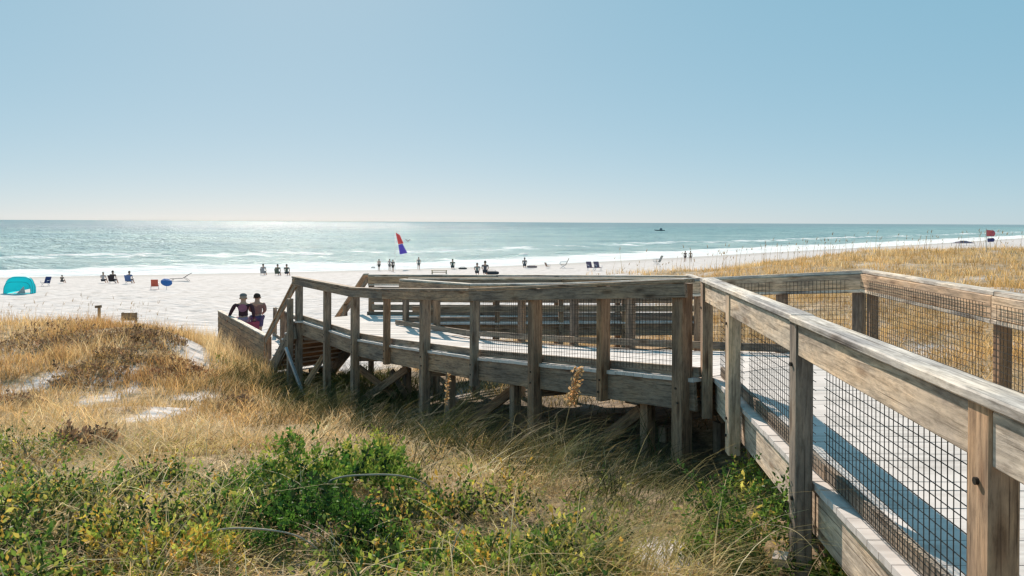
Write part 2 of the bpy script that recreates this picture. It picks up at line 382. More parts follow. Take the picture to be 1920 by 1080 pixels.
def cover(X, Y):
    """0 bare sand .. 1 fully covered"""
    s = shore(X, Y)
    left = _smooth(33.0, 29.0, Y + 0.08 * (X + 14) + 1.2 * vnoise(X * 0.5, Y * 0.5, 11)) * (X < -2 + (Y - 16) * -0.4)
    right = _smooth(0, 7, X - 3.0) * _smooth(68, 62, Y - 0.25 * (X - 25) + 2 * vnoise(X * .3, Y * .3, 12))
    mid = _smooth(30, 25, Y + 2 * vnoise(X * .4, Y * .4, 13)) * (X > -4)
    near = (Y < 22) * 1.0
    c = np.maximum(np.maximum(left, right), np.maximum(mid * 0.85, near))
    n = 0.5 + 0.5 * vnoise(X * 0.55 + 7, Y * 0.55, 14) * 0.7 + 0.25 * vnoise(X * 1.7, Y * 1.7, 15)
    c = c * (0.42 + 0.75 * n)
    for i_, (x, y, rx, ry) in enumerate(SAND_W):
        wk = 1.0 if i_ < 3 or i_ == 9 else .62
        q = np.hypot((X - x) / rx, (Y - y) / ry) + 0.35 * vnoise(X * 2.2, Y * 2.2, 16)
        c = c * (1 - wk * (1 - _smooth(0.55, 1.25, q)))
    return np.clip(c, 0, 1) * _smooth(25, 35, s)

# ------------------------------------------------------------------ ground and sea
ang = np.concatenate([np.arange(-180, -60, 4.0), np.arange(-60, 60, 0.4), np.arange(60, 180, 4.0)])
rad = np.concatenate([[0.0], np.geomspace(0.6, 600, 330), [1000, 2000, 4000]])
AA, RR_ = np.meshgrid(np.radians(ang), rad)
GX, GY = RR_ * np.sin(AA), RR_ * np.cos(AA)
GZ = ground(GX, GY)
na, nr = len(ang), len(rad)
ii, jj = np.meshgrid(np.arange(nr - 1), np.arange(na), indexing='ij')
j2 = (jj + 1) % na
Q = np.stack([ii * na + jj, ii * na + j2, (ii + 1) * na + j2, (ii + 1) * na + jj], -1).reshape(-1, 4)[:, ::-1]
sh = shore(GX, GY)
veg = cover(GX, GY)
wet = _smooth(16, 3, sh) * (sh > -40)
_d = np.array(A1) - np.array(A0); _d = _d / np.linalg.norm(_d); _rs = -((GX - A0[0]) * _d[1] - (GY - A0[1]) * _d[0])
soil_shade = np.maximum(_smooth(8.5, 6.2, GY + .25 * (GX + 1) + 1.3 * vnoise(GX * .8, GY * .8, 41)) * (.55 + .45 * vnoise(GX * 1.2, GY * 1.2, 47)), _smooth(1.6, .4, _rs + .5 * vnoise(GX, GY, 33)) * (_rs > -3.2)) * veg * (GY < 21.5) * (GX < 2.2)  # dark soil tone, also painted shade between plants and under the ramp
o = link('dune_ground', np_mesh('dune_ground', np.stack([GX, GY, GZ], -1).reshape(-1, 3), Q, attrs={'veg': veg.ravel(), 'wet': wet.ravel(), 'soil_shade': soil_shade.ravel()}), M_SAND, smooth=True)
tag(o, 'white sand dunes and beach partly covered with dry grass', 'ground', kind='structure')

ang = np.concatenate([np.arange(-80, -42, 1.0), np.arange(-42, 42, 0.13), np.arange(42, 80.1, 1.0)])
rad = np.concatenate([np.geomspace(80, 1000, 820), np.geomspace(1010, 60000, 110)])
AA, RR_ = np.meshgrid(np.radians(ang), rad)
GX, GY = RR_ * np.sin(AA), RR_ * np.cos(AA)
sd = -shore(GX, GY)
fadeo = _smooth(-4, 20, sd) * _smooth(500, 200, sd)
wv = 0.35 * np.sin(sd / 5.2 + 1.6 * vnoise(GX / 25, GY / 25, 21)) ** 3 * (0.6 + 0.4 * vnoise(GX / 14, GY / 14, 22)) * _smooth(120, 20, sd)
sw = 0.18 * vnoise(GX / 9 + 3, GY / 4, 23) + 0.10 * vnoise(GX / 3, GY / 1.6, 24)
ca, sa = math.cos(R(25)), math.sin(R(25))
WU, WV = GX * ca + GY * sa, -GX * sa + GY * ca          # along and across the crests
chop = 0.30 * vnoise(WU / 7, WV / 3.6, 25) + 0.17 * vnoise(WU / 3.2 + 9, WV / 1.7, 26) + 0.30 * vnoise(WU / 22, WV / 10, 27)
chop = chop * _smooth(10, 70, sd) * _smooth(4000, 900, RR_)
GZ = (wv + sw) * fadeo + chop
na, nr = len(ang), len(rad)
ii, jj = np.meshgrid(np.arange(nr - 1), np.arange(na - 1), indexing='ij')
Q = np.stack([ii * na + jj, (ii + 1) * na + jj, (ii + 1) * na + jj + 1, ii * na + jj + 1], -1).reshape(-1, 4)[:, ::-1]
sdo = np.where(RR_ > 3000, 3000, np.clip(sd, -50, 3000))
keep = sd.ravel()[Q].max(1) > -25
o = link('sea', np_mesh('sea', np.stack([GX, GY, GZ], -1).reshape(-1, 3), Q[keep], attrs={'sd': sdo.ravel()}), M_SEA, smooth=True)
tag(o, 'turquoise sea with white surf along the beach', 'sea', kind='structure')

# ------------------------------------------------------------------ timber
class Timber:
    """collects chamfered beams and becomes one mesh"""
    def __init__(s): s.v, s.q, s.n, s.g, s.t = [], [], [], [], []
    def beam(s, p0, p1, w, h, side=None, tone=0.5, cham=0.005, e0=0.0, e1=0.0):
        jt = lambda: Vector([random.uniform(-.004, .004) for _ in range(3)])
        p0 = Vector(p0) + jt(); p1 = Vector(p1) + jt(); d = (p1 - p0); L = d.length; d.normalize()
        if side is None: side = d.cross(Vector((0, 0, 1)))
        side = Vector(side); side = (side - d * side.dot(d)).normalized(); up = side.cross(d).normalized()
        a, b, c = w / 2, h / 2, min(cham, w / 4, h / 4)
        prof = [(-a + c, -b), (a - c, -b), (a, -b + c), (a, b - c), (a - c, b), (-a + c, b), (-a, b - c), (-a, -b + c)]
        off = np.array([random.uniform(-50, 50) for _ in range(3)])
        base = len(s.v); tn = tone + random.uniform(-0.09, 0.09)
        for k, (p, l) in enumerate(((p0, 0), (p1, L))):
            for (x, y) in prof:
                s.v.append(tuple(p + side * x + up * y)); s.g.append((l + off[0], x + off[1], y + off[2])); s.t.append(tn)
        for i in range(8):
            j = (i + 1) % 8
            s.q.append((base + i, base + j, base + 8 + j, base + 8 + i))
        s.n.append(tuple(base + 7 - i for i in range(8))); s.n.append(tuple(base + 8 + i for i in range(8)))
        return s
    def build(s, name, parent, m=None, loc=None):
        me = bpy.data.meshes.new(name)
        me.from_pydata(s.v, [], s.q + s.n)
        a = me.attributes.new('gco', 'FLOAT_VECTOR', 'POINT'); a.data.foreach_set('vector', np.array(s.g, np.float32).ravel())
        a = me.attributes.new('tone', 'FLOAT', 'POINT'); a.data.foreach_set('value', np.clip(np.array(s.t, np.float32), 0, 1))
        me.update()
        return link(name, me, m or M_WOOD, parent)

def tube(path, radii, n=6):
    """verts, quads of a tube along a list of points"""
    path = [Vector(p) for p in path]; v, q = [], []
    if not hasattr(radii, '__len__'): radii = [radii] * len(path)
    for i, p in enumerate(path):
        d = (path[min(i + 1, len(path) - 1)] - path[max(i - 1, 0)]).normalized()
        a = d.cross(Vector((0.31, 0.17, 0.93)));
        if a.length < 1e-3: a = d.cross(Vector((1, 0, 0)))
        a.normalize(); b = d.cross(a)
        for k in range(n):
            t = 2 * math.pi * k / n
            v.append(tuple(p + (a * math.cos(t) + b * math.sin(t)) * radii[i]))
    for i in range(len(path) - 1):
        for k in range(n):
            k2 = (k + 1) % n
            q.append((i * n + k, i * n + k2, (i + 1) * n + k2, (i + 1) * n + k))
    q.append(tuple(range(n - 1, -1, -1))); q.append(tuple((len(path) - 1) * n + k for k in range(n)))
    return v, q
def merge(*parts):
    v, f = [], []
    for (a, b) in parts:
        o = len(v); v += [tuple(x) for x in a]; f += [tuple(i + o for i in x) for x in b]
    return v, f
def mesh(name, vf, m, parent=None, smooth=False):
    me = bpy.data.meshes.new(name); me.from_pydata([tuple(x) for x in vf[0]], [], [tuple(x) for x in vf[1]]); me.update()
    return link(name, me, m, parent, smooth)

# ------------------------------------------------------------------ the boardwalk
BW = empty('boardwalk', (1.5, 6.0, gz(1.5, 6.0)))
BW_INV = Vector(BW.location)
tag(BW, 'weathered grey brown timber boardwalk with railings, a long ramp and stairs down to the beach', 'boardwalk')
class Part(Timber):
    def build(s, name, parent=None, m=None):
        s.v = [(x - BW_INV.x, y - BW_INV.y, z - BW_INV.z) for (x, y, z) in s.v]
        return super().build(name, parent or BW, m)
def bw_mesh(name, vf, m):
    v = [(x - BW_INV.x, y - BW_INV.y, z - BW_INV.z) for (x, y, z) in vf[0]]
    return mesh(name, (v, vf[1]), m, BW)

RAIL = 1.0        # top of the cap above the planks
class Line:
    """one side of the walk: outer edge line in plan with the height of the rail top; inward = towards the planks"""
    def __init__(s, pts, hs, inward):
        s.p = [np.array(p, float) for p in pts]; s.h = hs; s.sgn = inward
        s.L = np.cumsum([0] + [np.linalg.norm(s.p[i + 1] - s.p[i]) for i in range(len(pts) - 1)])
    def at(s, l, off=0.0, dz=0.0):
        i = int(np.clip(np.searchsorted(s.L, l, 'right') - 1, 0, len(s.p) - 2))
        t = (l - s.L[i]) / (s.L[i + 1] - s.L[i]); d = (s.p[i + 1] - s.p[i]) / (s.L[i + 1] - s.L[i])
        n = np.array([-d[1], d[0]]) * s.sgn
        q = s.p[i] + d * (l - s.L[i]) + n * off
        return Vector((q[0], q[1], E - (s.h[i] + (s.h[i + 1] - s.h[i]) * t) + dz))
    def n(s, l=0.1):
        i = int(np.clip(np.searchsorted(s.L, l, 'right') - 1, 0, len(s.p) - 2))
        d = (s.p[i + 1] - s.p[i]) / (s.L[i + 1] - s.L[i]); n = np.array([-d[1], d[0]]) * s.sgn
        return Vector((n[0], n[1], 0))
    def d(s, l=0.1):
        i = int(np.clip(np.searchsorted(s.L, l, 'right') - 1, 0, len(s.p) - 2))
        d = (s.p[i + 1] - s.p[i]); d = d / np.linalg.norm(d); return Vector((d[0], d[1], 0))

def wire_panel(line, l0, l1, off, z_top, z_bot, gap=0.052, r=0.0017, parent=None):
    v, f = [], []
    def rod(a, b):
        d = (b - a).normalized(); s1 = d.cross(line.n((l0 + l1) / 2)).normalized(); s2 = line.n((l0 + l1) / 2)
        o = len(v)
        for p in (a, b):
            for (x, y) in ((-1, -1), (1, -1), (1, 1), (-1, 1)):
                v.append(tuple(p + s1 * x * r + s2 * y * r))
        for i in range(4):
            j = (i + 1) % 4; f.append((o + i, o + j, o + 4 + j, o + 4 + i))
    n = max(2, int((l1 - l0) / gap))
    for i in range(1, n):
        l = l0 + (l1 - l0) * i / n
        j = random.uniform(-0.002, 0.002)
        rod(line.at(l + j, off, z_bot), line.at(l, off, z_top))
    m = int((z_top - z_bot) / gap)
    for k in range(m + 1):
        z = z_bot + (z_top - z_bot) * k / m
        rod(line.at(l0, off + 2 * r, z), line.at(l1, off + 2 * r, z))
    return bw_mesh('wire_mesh', (v, f), M_WIRE)

def railing(line, posts, style, capseg, wire=(), tone_out=0.5, tone_cap=0.85, tone_rim=0.33, rim=True, curb=True):
    """posts: list of (l, long, w along, d across); style 'outside' nails the boards over the posts, 'between' fits them between"""
    # caps and boards
    for (l0, l1) in capseg:
        n = line.n((l0 + l1) / 2)
        m = l1 - l0
        T = Part(); T.beam(line.at(l0 + 0.002, 0.07, -0.02), line.at(l1 - 0.002, 0.07, -0.02), 0.145, 0.040, n, tone_cap, 0.006); T.build('top_rail')
        if style == 'outside':
            T = Part(); T.beam(line.at(l0 + 0.004, 0.026, -0.115), line.at(l1 - 0.004, 0.026, -0.115), 0.038, 0.14, n, tone_out, 0.005); T.build('rail_board')
        elif style == 'inside':
            T = Part(); T.beam(line.at(l0 + 0.004, 0.143, -0.134), line.at(l1 - 0.004, 0.143, -0.134), 0.036, 0.184, n, tone_out, 0.005); T.build('rail_board')
            T = Part(); T.beam(line.at(l0 + 0.004, 0.150, -0.246), line.at(l1 - 0.004, 0.150, -0.246), 0.040, 0.036, n, 0.8, 0.005); T.build('nailing_strip')
        if rim:
            T = Part(); T.beam(line.at(l0, 0.172, -RAIL - 0.042 - 0.143), line.at(l1, 0.172, -RAIL - 0.042 - 0.143), 0.038, 0.286, n, tone_rim, 0.004); T.build('rim_joist')
        if curb:
            T = Part(); T.beam(line.at(l0, 0.225, -RAIL + 0.056), line.at(l1, 0.225, -RAIL + 0.056), 0.038, 0.10, n, 0.30, 0.004); T.build('curb_board')
    if style == 'between':
        ls = [p[0] for p in posts]; ws = [p[2] for p in posts]
        for i in range(len(ls) - 1):
            a, b = ls[i] + ws[i] / 2 + 0.004, ls[i + 1] - ws[i + 1] / 2 - 0.004
            if b - a < 0.1: continue
            n = line.n((a + b) / 2)
            T = Part(); T.beam(line.at(a, 0.042, -0.139), line.at(b, 0.042, -0.139), 0.038, 0.184, n, tone_out, 0.006); T.build('rail_board')
    for (l, long_, wa, dc) in posts:
        n = line.n(l); o0 = 0.048 if style == 'outside' else 0.012
        if style == 'inside': o0 = 0.02; dc = 0.10
        top = line.at(l, o0 + dc / 2, -0.042)
        bot = line.at(l, o0 + dc / 2, -RAIL - 0.36)
        if long_: bot.z = gz(bot.x, bot.y) - 0.35
        else: bot.z += random.uniform(-0.05, 0.03)
        T = Part(); T.beam(bot, top, dc, wa, n, (0.44 if style == 'between' else 0.19) + random.uniform(-0.08, 0.12), 0.007); po = T.build('post')
        if style != 'inside':
            fc = line.at(l, o0 - .006, 0)
            for zz in (-RAIL - .10, -RAIL - .24) if style == 'outside' else (-RAIL - .10, -RAIL - .25, -.30):
                q = fc + Vector((0, 0, zz)) + line.d(l) * random.uniform(-.02, .02); vf = tube([q - n * .004, q + n * .02], [.013, .013], 8)
                mesh('bolt', ([(x - BW_INV.x, y - BW_INV.y, z - BW_INV.z) for x, y, z in vf[0]], vf[1]), M_WIRE, po)
    for (l0, l1) in wire:
        wire_panel(line, l0, l1, 0.175, -0.10, -RAIL + 0.05)

# near run (beside the viewer), left side seen from outside and right side seen from inside
y0, y1 = -3.4, 8.04
NL = Line([(1.353 + .068 * y0, y0), (1.353 + .068 * y1, y1)], [0.55, 0.55], -1)
lY = lambda y: (y - y0) * math.hypot(1, .068)
posts = [(lY(y) , lg, 0.145, 0.10) for (y, lg) in ((-3.2, 1), (-1.5, 1), (0.42, 1), (2.64, 1), (4.80, 1), (6.745, 0), (7.99, 0))]
posts = [(l, lg, 0.145, 0.10) for (l, lg, _, _) in posts]
railing(NL, posts, 'between', [(lY(-3.4), lY(0.42)), (lY(0.42), lY(4.8)), (lY(4.8), lY(8.04))],
        [(lY(posts_y) + 0.08, lY(b) - 0.08) for posts_y, b in ((-1.5, 0.42), (0.42, 2.64), (2.64, 4.80), (4.80, 6.745), (6.745, 7.99))], 0.72, 0.92, 0.72)
# long pile next to the second post is its own foot: lengthen one post to the sand
QC = (4.30, 9.50)
NR = Line([(3.69 + .064 * y0, y0), QC], [0.55, 0.55], 1)
rl = lambda y: (y - y0) / (QC[1] - y0) * NR.L[-1]
railing(NR, [(rl(y), 1, 0.11, 0.10) for y in (-3.2, -1.4, 0.5, 2.4, 4.35, 6.55, 9.30)], 'inside', [(0, rl(2.4)), (rl(2.4), rl(6.55)), (rl(6.55), NR.L[-1])],
        [(rl(a) + 0.06, rl(b) - 0.06) for a, b in ((0.5, 2.4), (2.4, 4.35), (4.35, 6.55), (6.55, 9.30))], 0.6, 0.95)
# long ramp: near rail, knees at posts
LT = math.hypot(A1[0] - A0[0], A1[1] - A0[1])
tp = lambda t: (A0[0] + (A1[0] - A0[0]) * t, A0[1] + (A1[1] - A0[1]) * t)
kt = [0.0, .3515, .604, .7275, 1.02]; kh = [0.55, 0.955, 1.175, 1.26, 1.26]
RN = Line([tp(t) for t in kt], kh, -1)
pt = [(0.012, 1, .15, .15), (.114, 0, .09, .14), (.2266, 1, .14, .14), (.3515, 0, .09, .11), (.484, 1, .14, .14), (.604, 0, .09, .11), (.7275, 1, .14, .14), (.854, 1, .12, .14), (1.005, 1, .14, .14)]
railing(RN, [(t * LT, lg, a, b) for (t, lg, a, b) in pt], 'outside', [(0, .3515 * LT), (.3515 * LT, .604 * LT), (.604 * LT, .7275 * LT), (.7275 * LT, 1.02 * LT)],
        [(pt[i][0] * LT + .07, pt[i + 1][0] * LT - .07) for i in (0, 1, 2)], 0.33, 0.34, 0.33)
# far rail of the ramp
C1 = (-2.36, 17.6)
def hproj(p):
    t = ((p[0] - A0[0]) * (A1[0] - A0[0]) + (p[1] - A0[1]) * (A1[1] - A0[1])) / LT ** 2
    return float(np.interp(t, kt, kh))
fs = [0, .25, .5, .75, 1.0]
fp = [(QC[0] + (C1[0] - QC[0]) * s, QC[1] + (C1[1] - QC[1]) * s) for s in fs]
hf = [0.55] + [hproj(p) for p in fp[1:]]
RF = Line(fp, hf, 1)
railing(RF, [(RF.L[-1] * s, lg, .13, .11) for (s, lg) in ((0.012, 1), (.11, 1), (.235, 1), (.36, 1), (.48, 1), (.61, 1), (.74, 1), (.87, 1), (.985, 1))], 'inside',
        [(RF.L[i], RF.L[i + 1]) for i in range(4)], [(RF.L[-1] * a + .07, RF.L[-1] * b - .07) for a, b in ((.012, .11), (.11, .235), (.235, .36), (.36, .48))], 0.5, 0.95)

# planks -------------------------------------------------------------
def planks(P, poly_a, poly_b, z_a, z_b, wid=0.14, gap=0.007):
    """planks laid across between two edge paths given as functions of 0..1"""
    pass
def strip(a0, a1, b0, b1, za0, za1, zb0, zb1, first=0.0):
    """a0->a1 one edge, b0->b1 the other edge (plan points), z of the plank tops"""
    a0, a1, b0, b1 = map(lambda p: np.array(p, float), (a0, a1, b0, b1))
    n = int(max(np.linalg.norm(a1 - a0), np.linalg.norm(b1 - b0)) / 0.146)
    for i in range(n):
        q = []
        g = 0.5 / n * 0.05
        for t in (i / n + g, (i + 1) / n - g):
            q.append((*(a0 + (a1 - a0) * t), za0 + (za1 - za0) * t)); q.append((*(b0 + (b1 - b0) * t), zb0 + (zb1 - zb0) * t))
        yield q[0], q[1], q[3], q[2]
def plank_mesh(quads, name='deck'):
    v, f, g, tn = [], [], [], []
    for q in quads:
        o = len(v); off = [random.uniform(-40, 40) for _ in range(3)]
        dz = random.uniform(-0.003, 0.003)
        L = math.dist(q[0], q[1])
        loc = [(0, 0), (L, 0), (L, .14), (0, .14)]
        for k in (0, 1):
            for p, (a, b) in zip(q, loc):
                v.append((p[0] - BW_INV.x, p[1] - BW_INV.y, p[2] + dz - 0.038 * k - BW_INV.z)); g.append((a + off[0], b + off[1], k * .04 + off[2]))
        f += [(o, o + 1, o + 2, o + 3), (o + 7, o + 6, o + 5, o + 4)]
        for i in range(4):
            j = (i + 1) % 4; f.append((o + j, o + i, o + 4 + i, o + 4 + j))
    me = bpy.data.meshes.new(name); me.from_pydata(v, [], f)
    a = me.attributes.new('gco', 'FLOAT_VECTOR', 'POINT'); a.data.foreach_set('vector', np.array(g, np.float32).ravel())
    me.update()
    ob = link(name, me, M_DECK, BW)
    import bmesh
    bm = bmesh.new(); bm.from_mesh(me); bmesh.ops.recalc_face_normals(bm, faces=bm.faces); bm.to_mesh(me); bm.free()
    return ob
ZD = E - 0.55 - RAIL
nl = lambda y: (1.353 + .068 * y + 0.13, y); nrr = lambda y: (3.69 + .064 * y - 0.05, y)
plank_mesh(strip(nl(-3.4), nl(8.0), nrr(-3.4), nrr(8.0), ZD, ZD, ZD, ZD))
# wedge at the corner, planks mitred against the ramp
wq = []
yy = 8.0
S1 = np.array([1.70 + .11, 7.85 + .07]); QF = np.array([4.28, 9.48])
while yy < 9.4:
    y2 = min(yy + .14, 9.44)
    xa = lambda y: S1[0] + (y - S1[1]) / (QF[1] - S1[1]) * (QF[0] - S1[0]) + .03
    wq.append(((max(xa(yy), 1.9), yy, ZD), (nrr(yy)[0], yy, ZD), (nrr(y2)[0], y2, ZD), (min(xa(y2), nrr(y2)[0] - .02), y2, ZD)))
    yy += .147
plank_mesh(wq)
for i in range(4):
    ta, tb = kt[i], min(kt[i + 1], 1.0)
    a0, a1 = RN.at(ta * LT, 0.13, -RAIL), RN.at(tb * LT - 1e-4, 0.13, -RAIL)
    sa, sb = ta, tb
    b0, b1 = RF.at(RF.L[-1] * sa, 0.03, -RAIL), RF.at(RF.L[-1] * sb - 1e-4, 0.03, -RAIL)
    plank_mesh(strip((a0.x, a0.y), (a1.x, a1.y), (b0.x, b0.y), (b1.x, b1.y), a0.z, a1.z, a0.z, a1.z))
# landing and the cross run behind the ramp
B1 = (-3.5, 19.5); HL = 1.26; ZL = E - HL - RAIL
plank_mesh(strip(A1, B1, C1, (-2.2, 19.45), ZL, ZL, ZL, ZL))
XE = 4.4
plank_mesh(strip((-2.2, 17.75), (XE, 18.3), (-2.2, 19.45), (XE, 19.5), ZL - .004, ZL - .004, ZL - .004, ZL - .004))
R2N = Line([(C1[0] + .05, 17.72), (XE, 18.25)], [HL, HL], 1)
l2 = R2N.L[-1]
railing(R2N, [(x, 1, .11, .11) for x in (0.55, 2.0, 3.45, 4.9, 6.4)], 'outside', [(0, 3.45), (3.45, l2)], (), 0.4, 0.8)
R2F = Line([B1, (XE, 19.6)], [HL + .03, HL + .03], -1)
l2f = R2F.L[-1]
for ln_, dzs in ((R2F, (-.36, -.60, -.80)), (R2N, (-.42, -.70))):
    for dz_ in dzs:
        T = Part(); T.beam(ln_.at(.1, .152 if ln_ is R2F else .026, dz_), ln_.at(ln_.L[-1] - .1, .152 if ln_ is R2F else .026, dz_), .036, .14, ln_.n(), .36); T.build('rail_board')
railing(R2F, [(x, 1, .13, .11) for x in (0.08, 1.6, 3.1, 4.6, 6.1, 7.6)], 'inside', [(0, 3.1), (3.1, l2f)], (), 0.5, 0.95)
R2E = Line([(XE + .02, 18.2), (XE + .02, 19.62)], [HL, HL], 1)
railing(R2E, [(0.1, 1, .11, .11), (1.3, 1, .11, .11)], 'outside', [(0, R2E.L[-1])], (), 0.4, 0.9)
# stairs straight on from the landing and the low walk below
DS = np.array([-.47, .883]); ZB = E - 3.04 - 1.0
SB = np.array(A1) + np.array([-1.6, 3.0]); SB2 = np.array(B1) + np.array([-1.6, 3.0])
N = 10
for k in range(1, N):
    t = k / N
    a = np.array(A1) + (SB - np.array(A1)) * t; b = np.array(B1) + (SB2 - np.array(B1)) * t
    z = ZL + (ZB - ZL) * t
    T = Part(); T.beam((a[0], a[1], z - .02), (b[0], b[1], z - .02), .30, .038, Vector((DS[0], DS[1], 0)), .9); T.build('stair_tread', m=M_DECK)
    T = Part(); T.beam((a[0] + DS[0] * -.14, a[1] + DS[1] * -.14, z + .05), (b[0] + DS[0] * -.14, b[1] + DS[1] * -.14, z + .05), .025, .16, Vector((DS[0], DS[1], 0)), .1); T.build('stair_riser')
for (p, q) in ((np.array(A1), SB), (np.array(B1), SB2)):
    T = Part(); T.beam((p[0], p[1], ZL - .2), (q[0], q[1], ZB - .2), .05, .42, None, .25); T.build('stair_stringer')
SLn = Line([A1, tuple(SB)], [HL, 3.03], -1)
SRn = Line([B1, tuple(SB2)], [HL, 3.03], 1)
for ln in (SLn, SRn):
    l = ln.L[-1]
    T = Part(); T.beam(ln.at(0.02, .06, -.02), ln.at(l, .06, -.02), .145, .04, ln.n(), .6); T.build('stair_rail')
    T = Part(); T.beam(ln.at(0.02, .03, -.15), ln.at(l, .03, -.15), .038, .14, ln.n(), .35); T.build('stair_rail_board')
    m = ln.at(l, .09, -.02); T = Part(); T.beam((m.x, m.y, gz(m.x, m.y) - .3), m, .14, .14, ln.n(), .3); T.build('post')
    m = ln.at(l * .5, .09, -.06); T = Part(); T.beam((m.x, m.y, m.z - 1.15), m, .10, .10, ln.n(), .3); T.build('post')
LE = np.array([-10.0, 27.1]); LE2 = LE + np.array([1.75, 1.2])
LLn = Line([tuple(SB + np.array([-.06, .1])), tuple(LE)], [3.03, 3.05], -1)
railing(LLn, [(x, 1, .12, .12) for x in (1.6, 3.2, 4.9, 6.7)], 'outside', [(0, 3.2), (3.2, LLn.L[-1])], (), 0.42, 0.9)
for dz_ in (-.29, -.485, -.68, -.875):
    T = Part(); T.beam(LLn.at(.02, .026, dz_), LLn.at(LLn.L[-1], .026, dz_), .038, .186, LLn.n(), .43); T.build('rail_board')
LRn = Line([tuple(SB2 + np.array([-.06, .1])), tuple(LE2)], [3.03, 3.05], 1)
railing(LRn, [(x, 1, .12, .12) for x in (1.6, 3.2, 4.9, 6.7)], 'outside', [(0, 3.2), (3.2, LRn.L[-1])], (), 0.42, 0.9)
plank_mesh(strip(tuple(SB), tuple(LE), tuple(SB2), tuple(LE2), ZB, ZB, ZB, ZB))
# frame underneath: bearers, knee braces, inner piles, the steel pole with its struts at the landing
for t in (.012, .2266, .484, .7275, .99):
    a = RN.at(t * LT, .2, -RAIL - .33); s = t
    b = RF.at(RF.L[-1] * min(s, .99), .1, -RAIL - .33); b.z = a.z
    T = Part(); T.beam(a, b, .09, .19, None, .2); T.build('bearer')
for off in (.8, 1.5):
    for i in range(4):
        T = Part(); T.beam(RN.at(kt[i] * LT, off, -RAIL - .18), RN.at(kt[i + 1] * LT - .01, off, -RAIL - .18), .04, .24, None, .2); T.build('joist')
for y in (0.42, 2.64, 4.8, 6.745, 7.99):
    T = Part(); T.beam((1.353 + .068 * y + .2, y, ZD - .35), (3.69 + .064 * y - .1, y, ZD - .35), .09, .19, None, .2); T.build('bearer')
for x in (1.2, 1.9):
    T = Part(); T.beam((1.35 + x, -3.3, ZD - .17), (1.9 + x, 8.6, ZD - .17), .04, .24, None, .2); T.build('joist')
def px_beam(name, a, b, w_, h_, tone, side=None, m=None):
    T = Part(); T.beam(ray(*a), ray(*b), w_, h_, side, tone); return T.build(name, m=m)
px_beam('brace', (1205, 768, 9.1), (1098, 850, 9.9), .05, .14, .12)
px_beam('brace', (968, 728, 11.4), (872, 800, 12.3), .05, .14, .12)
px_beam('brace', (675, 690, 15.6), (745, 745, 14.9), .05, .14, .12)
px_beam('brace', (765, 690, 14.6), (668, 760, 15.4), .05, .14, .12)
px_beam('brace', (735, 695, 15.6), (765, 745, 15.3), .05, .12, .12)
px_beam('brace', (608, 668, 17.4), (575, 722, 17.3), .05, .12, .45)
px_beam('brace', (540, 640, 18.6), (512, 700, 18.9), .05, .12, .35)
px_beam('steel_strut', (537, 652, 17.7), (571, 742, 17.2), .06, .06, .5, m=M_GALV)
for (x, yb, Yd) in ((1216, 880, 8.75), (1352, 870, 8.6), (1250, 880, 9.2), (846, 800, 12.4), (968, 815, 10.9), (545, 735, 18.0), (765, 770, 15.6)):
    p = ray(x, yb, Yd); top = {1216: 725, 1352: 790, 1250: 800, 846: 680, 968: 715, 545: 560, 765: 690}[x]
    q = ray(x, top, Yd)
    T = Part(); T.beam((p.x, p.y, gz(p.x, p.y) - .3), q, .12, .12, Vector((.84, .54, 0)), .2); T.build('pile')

# ------------------------------------------------------------------ plants
def blades(n_seg, pos, height, width, az, lean, col, face=None):
    """flat tapered grass blades as numpy arrays: verts, quads, tris, cols"""
    N_ = len(pos)
    if face is None: face = rng.uniform(0, 2 * math.pi, N_)
    sx = np.stack([np.cos(face), np.sin(face), np.zeros(N_)], -1)
    ld = np.stack([np.cos(az), np.sin(az), np.zeros(N_)], -1)
    rows = []; cols = []
    for k in range(n_seg + 1):
        t = k / n_seg
        c = pos + ld * (lean * t ** 1.8)[:, None]
        c = c + np.array([0, 0, 1.0]) * (height * (t - 0.42 * np.minimum(lean / np.maximum(height, .01), 1.5) * t ** 2.4))[:, None]
        wd = width * (1 - 0.82 * t) * (1.0 if k else .8)
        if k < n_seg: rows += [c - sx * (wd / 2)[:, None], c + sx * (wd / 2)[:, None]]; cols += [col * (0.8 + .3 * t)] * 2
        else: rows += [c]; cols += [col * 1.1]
    V = np.stack(rows, 1); m = V.shape[1]
    base = (np.arange(N_) * m)[:, None]
    quads = np.concatenate([base + np.array([2 * k, 2 * k + 1, 2 * k + 3, 2 * k + 2]) for k in range(n_seg - 1)], 0) if n_seg > 1 else np.zeros((0, 4), int)
    tris = base + np.array([m - 3, m - 2, m - 1])
    return V.reshape(-1, 3), quads, tris, np.stack(cols, 1).reshape(-1, 3)
def stack(parts):
    V, Qd, Tr, C = [], [], [], []; o = 0
    for v, q, t, c in parts:
        V.append(v); Qd.append(np.asarray(q, int).reshape(-1, 4) + o); Tr.append(np.asarray(t, int).reshape(-1, 3) + o); C.append(c); o += len(v)
    return np.concatenate(V), np.concatenate(Qd), np.concatenate(Tr), np.concatenate(C)
def plant_obj(name, parts, m, parent=None, origin=None):
    V, Qd, Tr, C = stack(parts)
    if origin is not None: V = V - np.array(origin)
    return link(name, np_mesh(name, V, Qd, Tr, {'col': C}), m, parent)
def pick(pal, n, jit=.18):
    pal = np.array(pal, float)
    c = pal[rng.integers(0, len(pal), n)]
    return np.clip(c * rng.uniform(1 - jit, 1 + jit, (n, 1)) * rng.uniform(.94, 1.06, (n, 3)), .005, .9)
GOLD = [(.55, .35, .125), (.51, .335, .15), (.62, .45, .22), (.42, .265, .11), (.62, .49, .29)]
STRAW = [(.64, .49, .26), (.68, .54, .33), (.54, .39, .19), (.46, .31, .14), (.72, .60, .42)]
